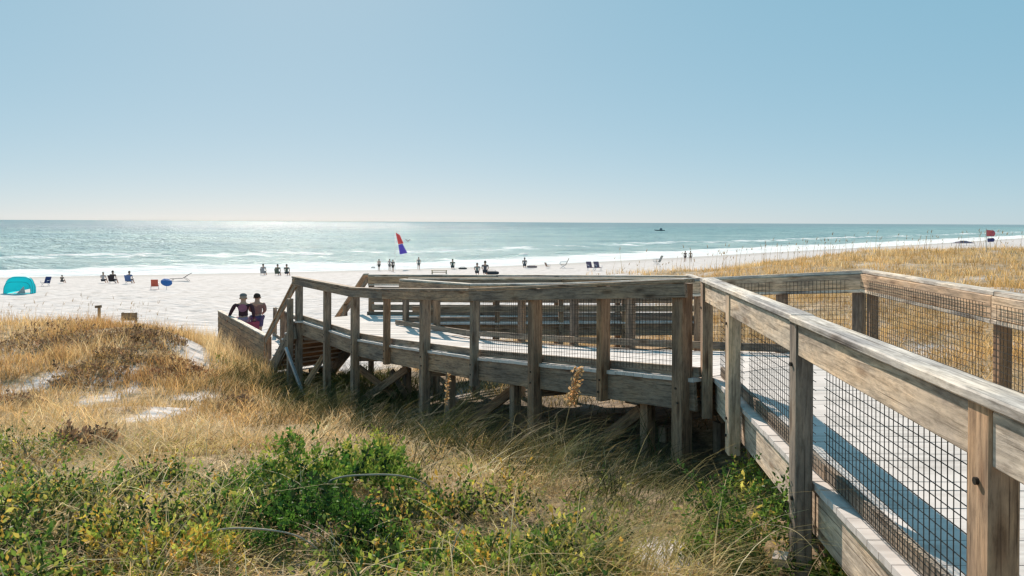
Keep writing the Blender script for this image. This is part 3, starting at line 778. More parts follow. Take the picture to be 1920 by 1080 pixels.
DKGR = [(.045, .06, .016), (.065, .07, .022), (.10, .085, .03), (.03, .042, .012), (.17, .13, .055)]
YGR = [(.28, .27, .06), (.20, .23, .05), (.34, .28, .08)]
def in_walk(X, Y, mrg=0.0):
    m = (X > 1.353 + .068 * Y - mrg) & (X < 3.69 + .064 * Y + mrg) & (Y < 9.3)
    return m
def scatter(n, x0, x1, y0_, y1_, fn, clump=0):
    X = rng.uniform(x0, x1, n); Y = rng.uniform(y0_, y1_, n)
    p = fn(X, Y); k = rng.random(n) < p
    return X[k], Y[k]
def fan(Y): return np.abs(Y) * .70 + 1.2
def tufts(n_t, per, box, fn, spread, h, wd, lean, pal, seg=3, az=None, keepfn=None):
    X, Y = scatter(n_t, *box, fn)
    k = np.abs(X) < fan(Y); X, Y = X[k], Y[k]
    n = len(X)
    if n == 0: return None
    zn = vnoise(X * 1.1 + 31, Y * 1.1, 51); zc = vnoise(X * .6 + 3, Y * .6 + 17, 52)
    tone = rng.uniform(.66, 1.22, n) * (1 + .22 * zn); hs = rng.uniform(.45, 1.25, n) * np.clip(.95 + .55 * zn, .4, 1.6)
    srt = np.array(sorted(pal, key=lambda c_: c_[2] / c_[0]), float)
    pc = srt[np.clip(((.5 + .62 * zc + rng.normal(0, .22, n)) * len(pal)).astype(int), 0, len(pal) - 1)]
    X2 = np.repeat(X, per) + rng.normal(0, 1, n * per) * spread; Y2 = np.repeat(Y, per) + rng.normal(0, 1, n * per) * spread
    a = rng.uniform(0, 2 * math.pi, n * per) if az is None else np.repeat(rng.normal(az[0], az[1] * .5, n), per) + rng.normal(0, az[1] * .5, n * per)
    Z = ground(X2, Y2) - .02
    hh = np.repeat(hs, per) * rng.uniform(h[0], h[1], n * per)
    gain = 1.26
    col = gain * np.clip((np.repeat(pc, per, 0) * .6 + pick(pal, n * per) * .4) * np.repeat(tone, per)[:, None] * rng.uniform(.8, 1.2, (n * per, 1)), .01, .85)
    kk = ~in_walk(X2, Y2, .05)
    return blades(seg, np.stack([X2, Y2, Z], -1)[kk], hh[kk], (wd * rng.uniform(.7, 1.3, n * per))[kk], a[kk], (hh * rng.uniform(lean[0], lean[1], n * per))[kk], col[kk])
def rampside(X, Y):   # signed distance to the ramp's near side, positive on the viewer's side
    d = np.array(A1) - np.array(A0); d = d / np.linalg.norm(d)
    return -((X - A0[0]) * d[1] - (Y - A0[1]) * d[0])
leftside = lambda X, Y: (rampside(X, Y) > -.1) & (X < -1.6 - .583 * (Y - 21) - 4.9 + 50 * (Y < 19)) if False else (rampside(X, Y) > -.1)
def leftmask(X, Y):
    lw = (X < -6.65 - .583 * (Y - 21)) | (Y < 20.5)
    return np.where((rampside(X, Y) > 0.1) & lw, 1.0, 0.0)

# golden grass of the dune on the left
g = []
g.append(tufts(15000, 9, (-25, 3, 14, 32), lambda X, Y: cover(X, Y) * leftmask(X, Y) * _smooth(13, 19, Y + 2 * vnoise(X * .4, Y * .4, 31)) * .95, .09, (.20, .52), .014, (.15, .65), GOLD + [(.34, .18, .07), (.28, .16, .08)], 3))
lowrail = lambda X, Y: -(X + 6.56 + .5738 * (Y - 21.1)) * .867
g.append(tufts(2600, 12, (-13, -5, 18, 28), lambda X, Y: ((lowrail(X, Y) > .12) & (lowrail(X, Y) < 1.5)) * _smooth(1.5, .7, lowrail(X, Y)), .07, (.35, .75), .012, (.1, .5), GOLD, 3))
g.append(tufts(9000, 10, (-16, 3, 7, 20), lambda X, Y: cover(X, Y) * leftmask(X, Y) * _smooth(8, 11, Y) * .9, .09, (.14, .42), .011, (.3, 1.1), STRAW + GOLD[:3] + [(.34, .19, .07)], 3))
o = plant_obj('golden_dune_grass', [x for x in g if x is not None], M_GRASS)
tag(o, 'golden dry grass covering the dune left of the ramp', 'grass', kind='stuff')
# pale matted straw in the foreground
g = []
g.append(tufts(6500, 11, (-7, 3, 3.6, 12), lambda X, Y: (.2 + .8 * cover(X, Y)) * leftmask(X, Y) * _smooth(12.5, 10, Y) * _smooth(.6, 2.0, rampside(X, Y) + .5 * vnoise(X, Y, 33)), .06, (.08, .30), .0115, (.7, 1.9), STRAW + STRAW[3:5] + [(.50, .42, .12), (.26, .17, .08), (.20, .13, .06)], 3))
g.append(tufts(900, 9, (-7, 3, 3.6, 12), lambda X, Y: leftmask(X, Y) * _smooth(12.5, 10, Y), .05, (.2, .42), .006, (.5, 1.4), [(.66, .50, .26), (.46, .40, .14), (.55, .40, .2)], 4))
g.append(tufts(2600, 9, (-1.5, 2, 4, 9.5), lambda X, Y: (.03 + .97 * cover(X, Y)) * leftmask(X, Y) * _smooth(-1.8, -.2, X) * _smooth(.6, 2.0, rampside(X, Y) + .5 * vnoise(X, Y, 33)), .07, (.07, .22), .0105, (.8, 2.0), STRAW + [(.70, .56, .40), (.44, .42, .14)], 3))
g.append(tufts(420, 5, (-7, 2.5, 3.6, 11), lambda X, Y: (.1 + .9 * cover(X, Y)) * leftmask(X, Y) * _smooth(11.5, 9, Y), .06, (.3, .65), .010, (.9, 1.6), [(.70, .58, .38), (.62, .48, .28), (.55, .48, .30)], 6))
o = plant_obj('matted_straw', [x for x in g if x is not None], M_GRASS)
tag(o, 'pale matted straw and low dry weeds in the foreground', 'grass', kind='stuff')
# long dark arching grass at the foot of the ramp
edge = lambda X, Y: leftmask(X, Y) * _smooth(2.6, .5, rampside(X, Y) + .5 * vnoise(X, Y, 33)) * (Y < 20)
under = lambda X, Y: np.where((rampside(X, Y) < .2) & (rampside(X, Y) > -3.0), 1.0, 0) * (Y > 8) * (Y < 21) * (.25 + .6 * _smooth(12, 16, Y))
g = []
g.append(tufts(2600, 16, (-7, 3, 6.2, 20), lambda X, Y: edge(X, Y) * .75, .10, (.40, .95), .011, (.7, 1.5), DKGR, 5, az=(.35, 1.0)))
g.append(tufts(2600, 12, (-8, 5, 8, 21), lambda X, Y: under(X, Y), .12, (.15, .45), .010, (.4, 1.2), DKGR + DKGR[:2] + STRAW[3:4], 3))
g.append(tufts(900, 12, (-8, -2, 14.5, 21.5), lambda X, Y: ((rampside(X, Y) < .6) & (rampside(X, Y) > -2.6)) * 1.0, .12, (.35, .75), .014, (.4, 1.0), DKGR[:2] + DKGR[3:4], 4))
g.append(tufts(260, 14, (-7, 3, 6.2, 20), lambda X, Y: edge(X, Y) * .6, .10, (.5, .95), .008, (.8, 1.5), [(.36, .27, .13), (.14, .13, .05), (.10, .11, .035)], 6, az=(.4, .9)))
g.append(tufts(120, 14, (.2, 2.0, 4.2, 7.6), lambda X, Y: (X < 1.3 + .068 * Y) * 1.0, .07, (.4, .75), .0055, (.8, 1.5), [(.34, .27, .12), (.14, .16, .05), (.10, .12, .04)], 6, az=(.5, 1.2)))
o = plant_obj('long_dark_grass', [x for x in g if x is not None], M_GRASS)
tag(o, 'long dark green grass arching at the foot of the ramp', 'grass', kind='stuff')
# golden grass behind the walk and on the far dune to the right
def backmask(X, Y):
    right = (X > 3.69 + .064 * Y + .15) & (Y < 9.6)
    beyond = (rampside(X, Y) < -2.6) & (Y > 9.0)
    notr2 = ~((Y > 17.4) & (Y < 19.9) & (X > -4) & (X < 4.6))
    return ((right | beyond) & notr2 & ~((X < -2.5) & (Y > 17))) * 1.0
g = []
g.append(tufts(15000, 9, (-3, 22, 3, 27), lambda X, Y: (.25 + .75 * cover(X, Y)) * backmask(X, Y) * .9, .10, (.18, .46), .011, (.2, .9), STRAW[2:4] + GOLD + [(.36, .21, .07), (.30, .18, .08)], 3))
g.append(tufts(16000, 8, (3, 62, 26, 72), lambda X, Y: cover(X, Y) * .9, .16, (.25, .50), .028, (.15, .6), GOLD, 2))
o = plant_obj('golden_terrace_grass', [x for x in g if x is not None], M_GRASS)
tag(o, 'golden dry grass on the dune behind and right of the boardwalk', 'grass', kind='stuff')

# thin seed stalks of sea oats standing along the dune edges
def stalks(n, box, fn, h, col, wd):
    X, Y = scatter(n, *box, fn); m = len(X)
    Z = ground(X, Y)
    H = rng.uniform(h[0], h[1], m); az = rng.normal(.4, .8, m)
    P_ = [blades(3, np.stack([X, Y, Z], -1), H, np.full(m, wd), az, H * rng.uniform(.05, .35, m), pick(col, m))]
    ld = np.stack([np.cos(az), np.sin(az), np.zeros(m)], -1)
    top = np.stack([X, Y, Z], -1) + ld * (H * .12)[:, None] + np.array([0, 0, 1.]) * (H * .82)[:, None]
    for k in range(2):
        P_.append(blades(2, top + rng.normal(0, .015, (m, 3)), H * .16, np.full(m, wd * 1.5), az + rng.normal(0, .8, m), H * .08, pick(col, m)))
    return P_
SO = [(.36, .25, .12), (.28, .20, .10), (.42, .31, .16)]
o = plant_obj('sea_oat_stalks', stalks(260, (-26, -6, 24, 33), lambda X, Y: leftmask(X, Y) * (Y > 25 + .08 * (X + 14)) * .9, (.6, 1.35), SO, .012)
              + stalks(900, (2, 60, 38, 72), lambda X, Y: cover(X, Y) * _smooth(36, 46, Y - .2 * X), (.8, 1.8), SO, .028), M_GRASS)
tag(o, 'thin sea oat stalks standing along the dune edges', 'sea oats', kind='stuff')

# leafy ground cover and shrubs
GREEN = [(.06, .135, .022), (.095, .185, .03), (.145, .245, .042), (.035, .08, .016), (.055, .105, .024)]
LIME = [(.29, .37, .06), (.42, .43, .085), (.21, .30, .05), (.53, .45, .10)]
RUST = [(.54, .33, .06), (.60, .43, .07), (.42, .24, .06)]
def leaves(P, N_, size, col):
    """diamond leaves folded along the midrib; P base points, N_ directions"""
    n = len(P)
    N_ = N_ / np.linalg.norm(N_, axis=1, keepdims=True)
    r = rng.normal(0, 1, (n, 3)); s = np.cross(N_, r); s /= np.linalg.norm(s, axis=1, keepdims=True)
    u = np.cross(s, N_)
    L_ = (size * rng.uniform(.65, 1.3, n))[:, None]
    mid = P + N_ * L_ * .5
    V = np.stack([P, mid - s * L_ * .24 + u * L_ * .07, P + N_ * L_, mid + s * L_ * .24 + u * L_ * .07], 1).reshape(-1, 3)
    b = (np.arange(n) * 4)[:, None]
    tris = np.concatenate([b + np.array([0, 1, 2]), b + np.array([0, 2, 3])], 0)
    return V, np.zeros((0, 4), int), tris, np.repeat(col, 4, 0)
def sprigs(base, direction, length, nleaf, size, pal, tone=None):
    """leafy shoots: leaves set around short stems"""
    n = len(base)
    t = np.tile(np.linspace(.15, 1, nleaf), n)
    b = np.repeat(base, nleaf, 0); d = np.repeat(direction, nleaf, 0); l = np.repeat(length, nleaf)
    P = b + d * (l * t)[:, None] + rng.normal(0, .006, (n * nleaf, 3))
    out = d * rng.uniform(.2, .9, (n * nleaf, 1)) + rng.normal(0, .75, (n * nleaf, 3)) + np.array([0, 0, .25])
    pc = pick(pal, n); c = np.repeat(pc, nleaf, 0) * rng.uniform(.85, 1.45, (n * nleaf, 1))
    return leaves(P, out, size, np.clip(c, .01, .8))
def cover_patch(X, Y, h, pal, nleaf=10, size=.03):
    n = len(X); Z = ground(X, Y); hk = np.clip(1 + .9 * vnoise(X * 2.6, Y * 2.6, 48), .35, 1.9)
    d = rng.normal(0, .45, (n, 3)); d[:, 2] = 1; d /= np.linalg.norm(d, axis=1, keepdims=True)
    return sprigs(np.stack([X, Y, Z], -1), d, rng.uniform(h[0], h[1], n) * hk, nleaf, size, pal)
fr_ = lambda X, Y: leftmask(X, Y) * (np.abs(X) < fan(Y)) * _smooth(-.1, .5, rampside(X, Y))
gz1 = lambda X, Y: fr_(X, Y) * _smooth(7.4, 5.6, Y + .25 * (X + 1) + 1.3 * vnoise(X * .8, Y * .8, 41)) * _smooth(-.1, .35, vnoise(X * 1.5, Y * 1.5, 42) + .25) * (X < .75)
gz2 = lambda X, Y: fr_(X, Y) * _smooth(8.5, 6.0, Y + 1.3 * vnoise(X * .8, Y * .8, 43)) * _smooth(.0, .3, vnoise(X * 1.3 + 5, Y * 1.3, 44)) * (X < 1.0)
g = []
OLIVE = [(.22, .24, .06), (.30, .30, .08), (.16, .19, .05), (.36, .33, .12)]
X, Y = scatter(20000, -6, 2.0, 3.4, 9, lambda X, Y: gz1(X, Y) * .85); g.append(cover_patch(X, Y, (.05, .20), [(.025, .05, .012), (.04, .075, .015), (.05, .05, .02), (.03, .04, .015)], 7, .04))  # low under-layer, leaf colours darkened to paint the shaded gaps
X, Y = scatter(12000, -6, 2.0, 3.4, 9, lambda X, Y: gz1(X, Y) * (.25 + .65 * _smooth(-.2, .3, vnoise(X * 1.9 + 4, Y * 1.9, 49)))); g.append(cover_patch(X, Y, (.10, .26), GREEN[:3] + LIME + OLIVE[:2] + RUST[:1], 9, .044))
X, Y = scatter(6000, -6, 2.0, 3.4, 8, lambda X, Y: gz1(X, Y) * _smooth(.0, .3, vnoise(X * 2, Y * 2, 45)) * .8); g.append(cover_patch(X, Y, (.10, .28), LIME + LIME + RUST, 8, .042))
X, Y = scatter(9000, -7, 2.2, 4.0, 11, lambda X, Y: gz2(X, Y) * .8); g.append(cover_patch(X, Y, (.04, .16), OLIVE + GREEN[:2] + YGR, 7, .036))
X, Y = scatter(7000, -7, 2.2, 4.0, 10.5, lambda X, Y: fr_(X, Y) * _smooth(.05, .4, vnoise(X * 2.3 + 9, Y * 2.3, 46)) * .7); g.append(cover_patch(X, Y, (.03, .13), OLIVE + YGR + STRAW[:1], 6, .032))
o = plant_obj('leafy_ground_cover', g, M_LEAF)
tag(o, 'low green and yellow leafy ground cover at the bottom of the dune', 'ground cover', kind='stuff')

def shrub(px, py, wid, hgt, pal, label, n=220, nleaf=12, size=.03, name='shrub', group=None, dry=False):
    c = onground(px, py); rt = empty(name, c)
    tag(rt, label, 'shrub', group)
    a = rng.uniform(0, 2 * math.pi, n); r = np.sqrt(rng.random(n)) * wid / 2
    bx, by = r * np.cos(a), r * np.sin(a)
    # uneven crown: a few lobes of different height
    lob = [(rng.normal(0, wid * .25), rng.normal(0, wid * .25), rng.uniform(.55, 1.0)) for _ in range(6)]
    hh = np.zeros(n)
    for lx, ly, lh in lob: hh = np.maximum(hh, lh * np.exp(-((bx - lx) ** 2 + (by - ly) ** 2) / (wid * .22) ** 2))
    hh = hgt * np.clip(hh + .15, .15, 1.05)
    z = hh * rng.uniform(.25, 1.0, n) ** .6 - .08
    gr = ground(c.x + bx, c.y + by) - c.z
    base = np.stack([bx, by, gr + np.maximum(z, .01)], -1)
    d = np.stack([bx / wid * 1.4, by / wid * 1.4, np.ones(n)], -1) + rng.normal(0, .45, (n, 3)); d /= np.linalg.norm(d, axis=1, keepdims=True)
    ln = rng.uniform(.08, .17, n)
    if dry:
        parts = [blades(2, base, ln * 1.6, np.full(n, .008), rng.uniform(0, 6.28, n), ln, pick(pal, n)), sprigs(base, d, ln, 5, size, pal)]
    else:
        parts = [sprigs(base, d, ln, nleaf, size, pal)]
    plant_obj('foliage', parts, M_LEAF, rt)
    ns = 14; v = []; fcs = []
    k = rng.choice(n, ns, replace=False)
    stems = [tube([(bx[i] * .25, by[i] * .25, gr[i] * .25 - .05), (bx[i] * .7, by[i] * .7, base[i][2] * .5), tuple(base[i] + d[i] * ln[i])], [.010, .007, .003], 5) for i in k]
    vf = merge(*stems)
    so_ = mesh('stem', vf, M_STEM, rt)
    at_ = so_.data.attributes.new('col', 'FLOAT_VECTOR', 'POINT'); at_.data.foreach_set('vector', np.tile(np.array([.22, .17, .11], np.float32), len(vf[0])))
    return rt
shrub(632, 925, 1.3, .54, GREEN[:3] + GREEN[1:3] + [(.02, .05, .01)] + LIME[:3] + OLIVE[:2], 'large bright green bush in the middle of the foreground, just left of the ramp foot', 640, 13, .043)
shrub(440, 945, .42, .28, GREEN + LIME[2:3], 'small fresh green bush left of the large bright green bush', 120, 11, .03)
shrub(580, 1010, 1.0, .42, [(.03, .075, .015), (.05, .12, .02), (.09, .19, .03), (.02, .04, .01)], 'dark green bush below the large bright green bush, under the arching dead stem', 460, 12, .038)
shrub(700, 880, .6, .42, LIME + GREEN[:1] + YGR, 'yellow green weedy bush touching the right side of the large bright green bush', 170, 10, .03)
shrub(905, 1070, .75, .25, LIME + GREEN + RUST[:1], 'low lime and rust coloured bush at the bottom edge of the photo, centre', 220, 11, .032)
shrub(1080, 1085, .6, .26, GREEN + LIME, 'glossy green low bush at the bottom edge left of the sand patch', 180, 11, .034)
shrub(70, 870, .8, .32, GREEN[:2] + STRAW[2:4] + YGR, 'olive green bush mixed with straw at the left edge', 150, 9, .03)
shrub(300, 1065, .8, .28, LIME + RUST, 'yellow and orange leaved bush left of the long pale arching stem', 240, 11, .033)
shrub(90, 960, .75, .22, GREEN + LIME[:1], 'green spreading bush low at the left edge, under the olive bush', 200, 11, .032)
shrub(1400, 1060, .70, .60, GREEN + GREEN + LIME[2:], 'green leafy bush against the rim of the near walkway, beside its tallest railing post', 340, 11, .034)
shrub(1440, 940, .62, .50, YGR + GREEN[:2] + LIME[:1], 'small yellow green bush growing up the rim of the walkway under the short railing posts', 260, 9, .032)
shrub(1640, 1115, .6, .46, GREEN + LIME, 'green bush poking up in front of the wire mesh at the bottom right', 260, 11, .036)
shrub(450, 712, 1.3, .55, YGR + GOLD[2:4] + [(.10, .10, .04)], 'olive and gold bush beside the post at the bottom of the stairs', 260, 8, .05)
BR = [(.20, .13, .08), (.27, .17, .10), (.13, .085, .055), (.36, .24, .13), (.44, .28, .11)]
for (x, y, wd_, h_, lb) in ((50, 655, 2.4, .55, 'dark brown dried bush near the top of the dune, leftmost of its row'), (135, 652, 1.8, .5, 'dark brown dried bush near the top of the dune, second from the left edge'),
                            (225, 640, 1.6, .35, 'dark brown dried bush by the crest, third from the left edge'), (300, 640, 1.4, .35, 'dark brown dried bush near the crest, directly left of the large bare sand patch'),
                            (250, 672, 1.6, .4, 'dried brown bush halfway up the dune above the narrow sand strip'), (335, 708, 1.5, .45, 'reddish brown dried bush at the lower left rim of the large bare sand patch'),
                            (170, 712, 1.5, .38, 'dried brown bush mid dune, between two thin sand streaks'), (30, 770, 1.0, .32, 'dried brown bush at the left edge halfway down the dune'),
                            (165, 840, .55, .22, 'small dried brown tuft in the straw above the green bushes'), (435, 770, .9, .3, 'dried olive brown bush on the slope below the large bare sand patch')):
    shrub(x, y, wd_, h_, BR if x != 335 else [(.24, .13, .07), (.30, .17, .08), (.16, .09, .05)], lb, 250, 5, .065, 'dry_shrub', 'dried bushes on the left dune', True)

# single tall seed heads and arching dead stems
def colour_all(o, c):
    a = o.data.attributes.new('col', 'FLOAT_VECTOR', 'POINT'); a.data.foreach_set('vector', np.tile(np.array(c, np.float32), len(o.data.vertices)))
def seed_plant(base_px, top_px, hw, hl, label):
    b = onground(*base_px); t = ray(*top_px, b.y - .05)
    rt = empty('sea_oat_plant', b); tag(rt, label, 'sea oats', 'tall seed heads before the ramp')
    d = t - b
    path = [Vector((0, 0, -.05)), d * .35 + Vector((-.01, 0, .01)), d * .75, d]
    o = mesh('stalk', tube(path, [.006, .005, .004, .003], 6), M_STEM, rt); colour_all(o, (.42, .29, .14))
    n = int(60 + 2400 * hw); k = rng.uniform(0, 1, n)
    P = np.array([tuple(d * (1 - hl * (1 - x)) ) for x in k]) + rng.normal(0, hw * .35, (n, 3)) * np.array([1, 1, .3])
    dr = np.stack([rng.normal(.5, .5, n), rng.normal(0, .5, n), rng.normal(.4, .6, n)], -1)
    plant_obj('seed_head', [leaves(P, dr, .042, pick([(.62, .37, .18), (.62, .45, .25), (.42, .26, .11)], n))], M_GRASS, rt)
    az = rng.uniform(0, 6.28, 10); H = rng.uniform(.35, .7, 10)
    plant_obj('blade', [blades(5, np.zeros((10, 3)) + rng.normal(0, .02, (10, 3)), H, np.full(10, .008), az, H * .9, pick([(.42, .32, .15), (.22, .2, .07)], 10))], M_GRASS, rt)
seed_plant((1045, 890), (1085, 690), .075, .36, 'tall tan seed head with a feathery plume between two ramp posts')
seed_plant((832, 838), (841, 702), .012, .4, 'slim tan seed stalk standing left of the plume, before the middle ramp post')
def arch(name, pts, r, label, col=(.42, .35, .27), cat='dead stem'):
    w_ = [ray(*p) for p in pts]
    fine = []
    for i in range(len(w_) - 1):
        p0, p1, p2, p3 = w_[max(i - 1, 0)], w_[i], w_[i + 1], w_[min(i + 2, len(w_) - 1)]
        for k in range(6):
            t = k / 6
            fine.append(.5 * ((2 * p1) + (p2 - p0) * t + (2 * p0 - 5 * p1 + 4 * p2 - p3) * t * t + (3 * p1 - p0 - 3 * p2 + p3) * t ** 3))
    fine.append(w_[-1])
    c = fine[0]
    rr = [r * (1 - .6 * i / (len(fine) - 1)) for i in range(len(fine))]
    o = mesh(name, tube([p - c for p in fine], rr, 6), M_STEM, None, True); o.location = c; colour_all(o, col)
    tag(o, label, cat, 'arching dead stems in the foreground'); return o
arch('dead_stem', [(552, 985, 5.5), (575, 935, 5.5), (630, 898, 5.45), (700, 890, 5.4), (760, 893, 5.4), (800, 908, 5.5), (840, 945, 5.6)], .010, 'pale dead stem arching over the dark bush in the middle foreground')
arch('dead_stem', [(280, 1078, 4.5), (320, 1045, 4.5), (365, 1010, 4.5), (425, 992, 4.5), (500, 993, 4.5), (560, 1005, 4.55), (602, 1032, 4.6)], .010, 'long pale dead stem arching low at the bottom left of the large green bush')
arch('dead_stem', [(480, 962, 5.5), (530, 945, 5.5), (568, 968, 5.4), (600, 980, 5.3), (625, 1010, 5.2)], .007, 'thin dead twig curling down beneath the middle arching stem')
arch('dead_stem', [(843, 1085, 4.6), (847, 1050, 4.6), (858, 1010, 4.65), (870, 985, 4.7)], .006, 'short upright pale stem at the bottom centre')
arch('dead_stem', [(610, 1078, 4.6), (612, 1050, 4.6), (630, 1020, 4.6), (622, 990, 4.65)], .006, 'forked short stem below the end of the low arching stem')
arch('dead_stem', [(700, 1000, 5.0), (735, 1020, 4.95), (765, 1055, 4.8)], .006, 'thin straight pale twig slanting right of the large green bush', )
arch('dead_stem', [(1320, 1010, 5.0), (1400, 985, 5.0), (1480, 990, 4.6), (1530, 1030, 4.4), (1560, 1080, 4.3)], .004, 'thin tan grass stem bowing across the foot of the tall railing post', (.42, .32, .18))
o = mesh('timber_offcut', tube([ray(1455, 1047, 4.7), ray(1482, 1050, 4.65)], .045, 4), plain('pale_offcut', (.45, .36, .30)))
tag(o, 'short pale offcut of timber on the ground beside the tall railing post', 'timber')

# ------------------------------------------------------------------ people
def skin(name, joints, edges, m, parent=None, level=2):
    names = list(joints); idx = {k: i for i, k in enumerate(names)}
    me = bpy.data.meshes.new(name + '_skeleton')
    me.from_pydata([joints[k][0] for k in names], [(idx[a], idx[b]) for a, b in edges], [])
    ob = bpy.data.objects.new(name, me); COL.objects.link(ob)
    sk = ob.modifiers.new('skin', 'SKIN'); sk.branch_smoothing = .6
    for i, k in enumerate(names):
        r = joints[k][1]; r = (r, r) if not isinstance(r, tuple) else r
        me.skin_vertices[0].data[i].radius = r
        me.skin_vertices[0].data[i].use_root = (i == 0)
    ss = ob.modifiers.new('sub', 'SUBSURF'); ss.levels = level; ss.render_levels = level
    dg = bpy.context.evaluated_depsgraph_get()
    nm = bpy.data.meshes.new_from_object(ob.evaluated_get(dg)); nm.name = name
    bpy.data.objects.remove(ob); bpy.data.meshes.remove(me)
    nm.materials.clear()
    return link(name, nm, m, parent, True)
M_SKIN = plain('skin', (.50, .30, .21), .6, var=.06)
_cloth = {}
def cloth(c, rough=.85):
    k = tuple(c)
    if k not in _cloth: _cloth[k] = plain('fabric', c, rough, var=.15, scale=14)
    return _cloth[k]
def ball(c, r, n=10, sz=1.0, sy=1.0):
    v, f = [], []
    for i in range(n + 1):
        th = math.pi * i / n
        for j in range(n * 2):
            ph = math.pi * j / n
            v.append((c[0] + r * math.sin(th) * math.cos(ph), c[1] + r * sy * math.sin(th) * math.sin(ph), c[2] + r * sz * math.cos(th)))
    m2 = n * 2
    for i in range(n):
        for j in range(m2):
            f.append((i * m2 + j, (i + 1) * m2 + j, (i + 1) * m2 + (j + 1) % m2, i * m2 + (j + 1) % m2))
    return v, f
def person(loc, rz, label, pose='stand', scale=1.0, shirt=(.1, .1, .1), shorts=(.1, .1, .1), hair=(.05, .03, .02), sleeves=False, group='people on the beach', arms=None, cap=None, bun=False, female=False):
    rt = empty('person', loc, rz); rt.scale = (scale,) * 3; tag(rt, label, 'person', group)
    sw_ = .175 if female else .21
    J = {'pelvis': ((0, 0, .95), (.135, .10)), 'waist': ((0, .0, 1.10), (.12, .09)), 'chest': ((0, 0, 1.30), (.155, .11)), 'neck': ((0, 0, 1.46), .066), 'jaw': ((0, .02, 1.53), .072), 'crown': ((0, .012, 1.65), .082), 'top': ((0, 0, 1.70), .05)}
    ed = [('pelvis', 'waist'), ('waist', 'chest'), ('chest', 'neck'), ('neck', 'jaw'), ('jaw', 'crown'), ('crown', 'top')]
    for s, sg in (('l', -1), ('r', 1)):
        J['sh' + s] = ((sg * sw_, 0, 1.40), .058)
        if pose == 'sit':
            J['el' + s] = ((sg * .25, .05, 1.16), .040); J['wr' + s] = ((sg * .20, .26, 1.08), .028)
            J['hp' + s] = ((sg * .09, .04, .92), .088); J['kn' + s] = ((sg * .11, .46, .98), .058); J['an' + s] = ((sg * .11, .70, .64), .040); J['to' + s] = ((sg * .11, .84, .62), .034)
        else:
            e, wri = (arms or {}).get(s, ((.26, -.03, 1.14), (.28, .06, .90)))
            st = (.14 if s == 'l' else -.14) if pose == 'walk' else 0
            J['el' + s] = ((sg * e[0], e[1], e[2]), .042); J['wr' + s] = ((sg * wri[0], wri[1], wri[2]), .028)
            J['hp' + s] = ((sg * .09, 0, .90), .092); J['kn' + s] = ((sg * .10, st * .8 + .02, .50), .060); J['an' + s] = ((sg * .10, st * 1.3 - .04, .09), .040); J['to' + s] = ((sg * .11, st * 1.3 + .12, .04), .034)
        ed += [('chest', 'sh' + s), ('sh' + s, 'el' + s), ('el' + s, 'wr' + s), ('pelvis', 'hp' + s), ('hp' + s, 'kn' + s), ('kn' + s, 'an' + s), ('an' + s, 'to' + s)]
    dz = -.62 if pose == 'sit' else 0.0
    if dz: J = {k: ((p[0], p[1], p[2] + dz), r) for k, (p, r) in J.items()}
    body = skin('body', J, ed, M_SKIN, rt, 1)
    # hands with five fingers, nose and ears joined into the body mesh
    parts = []
    for s, sg in (('l', -1), ('r', 1)):
        wv_ = Vector(J['wr' + s][0]); d = (wv_ - Vector(J['el' + s][0])).normalized(); sd_ = Vector((0, 1, 0)) if abs(d.y) < .8 else Vector((1, 0, 0))
        sd_ = (sd_ - d * sd_.dot(d)).normalized(); nn = d.cross(sd_)
        parts.append(tube([wv_ - d * .01, wv_ + d * .04, wv_ + d * .085], [.024, .036, .030], 8))
        for k in range(4):
            b_ = wv_ + d * .08 + sd_ * (.025 - .017 * k); l = (.070, .080, .074, .056)[k]
            parts.append(tube([b_, b_ + d * l * .5 + nn * .006 * sg, b_ + d * l * .95 + nn * .020 * sg], [.009, .008, .006], 6))
        b_ = wv_ + d * .03 + sd_ * .03
        parts.append(tube([b_, b_ + d * .03 + sd_ * .025, b_ + d * .06 + sd_ * .03], [.011, .010, .007], 6))
    hz = J['crown'][0][2] - .05
    parts.append(tube([(0, .075, hz + .02), (0, .105, hz - .02), (0, .085, hz - .03)], [.010, .016, .012], 6))
    for sg in (-1, 1): parts.append(ball((sg * .082, 0, hz), .026, 5, 1.3))
    import bmesh
    bm = bmesh.new(); bm.from_mesh(body.data)
    v, f = merge(*parts); vv = [bm.verts.new(p) for p in v]
    for q in f:
        try: bm.faces.new([vv[i] for i in q]).smooth = True
        except ValueError: pass
    bm.to_mesh(body.data); bm.free()
    # clothes follow the body a little outside it
    up = 1.22
    K = {k: (p, tuple(x * up for x in r) if isinstance(r, tuple) else r * (1.3 if k[:2] in ('el', 'wr') else up)) for k, (p, r) in J.items()}
    nk = ((0, 0, J['neck'][0][2] - .05), .07)
    SJ = {'pelvis': K['pelvis'], 'waist': K['waist'], 'chest': K['chest'], 'neck': nk}
    SE = [('pelvis', 'waist'), ('waist', 'chest'), ('chest', 'neck')]
    for s in 'lr':
        SJ['sh' + s] = K['sh' + s]; SE.append(('chest', 'sh' + s))
        if sleeves: SJ['el' + s] = K['el' + s]; SJ['wr' + s] = K['wr' + s]; SE += [('sh' + s, 'el' + s), ('el' + s, 'wr' + s)]
        else:
            a, b = Vector(J['sh' + s][0]), Vector(J['el' + s][0]); SJ['sl' + s] = (tuple(a + (b - a) * .55), .062); SE.append(('sh' + s, 'sl' + s))
    skin('shirt', SJ, SE, cloth(shirt), rt, 1)
    TJ = {'pelvis': (J['pelvis'][0], (.155, .118))}; TE = []
    for s in 'lr':
        TJ['hp' + s] = (J['hp' + s][0], .115); a, b = Vector(J['hp' + s][0]), Vector(J['kn' + s][0]); TJ['k' + s] = (tuple(a + (b - a) * .85), .088); TE += [('pelvis', 'hp' + s), ('hp' + s, 'k' + s)]
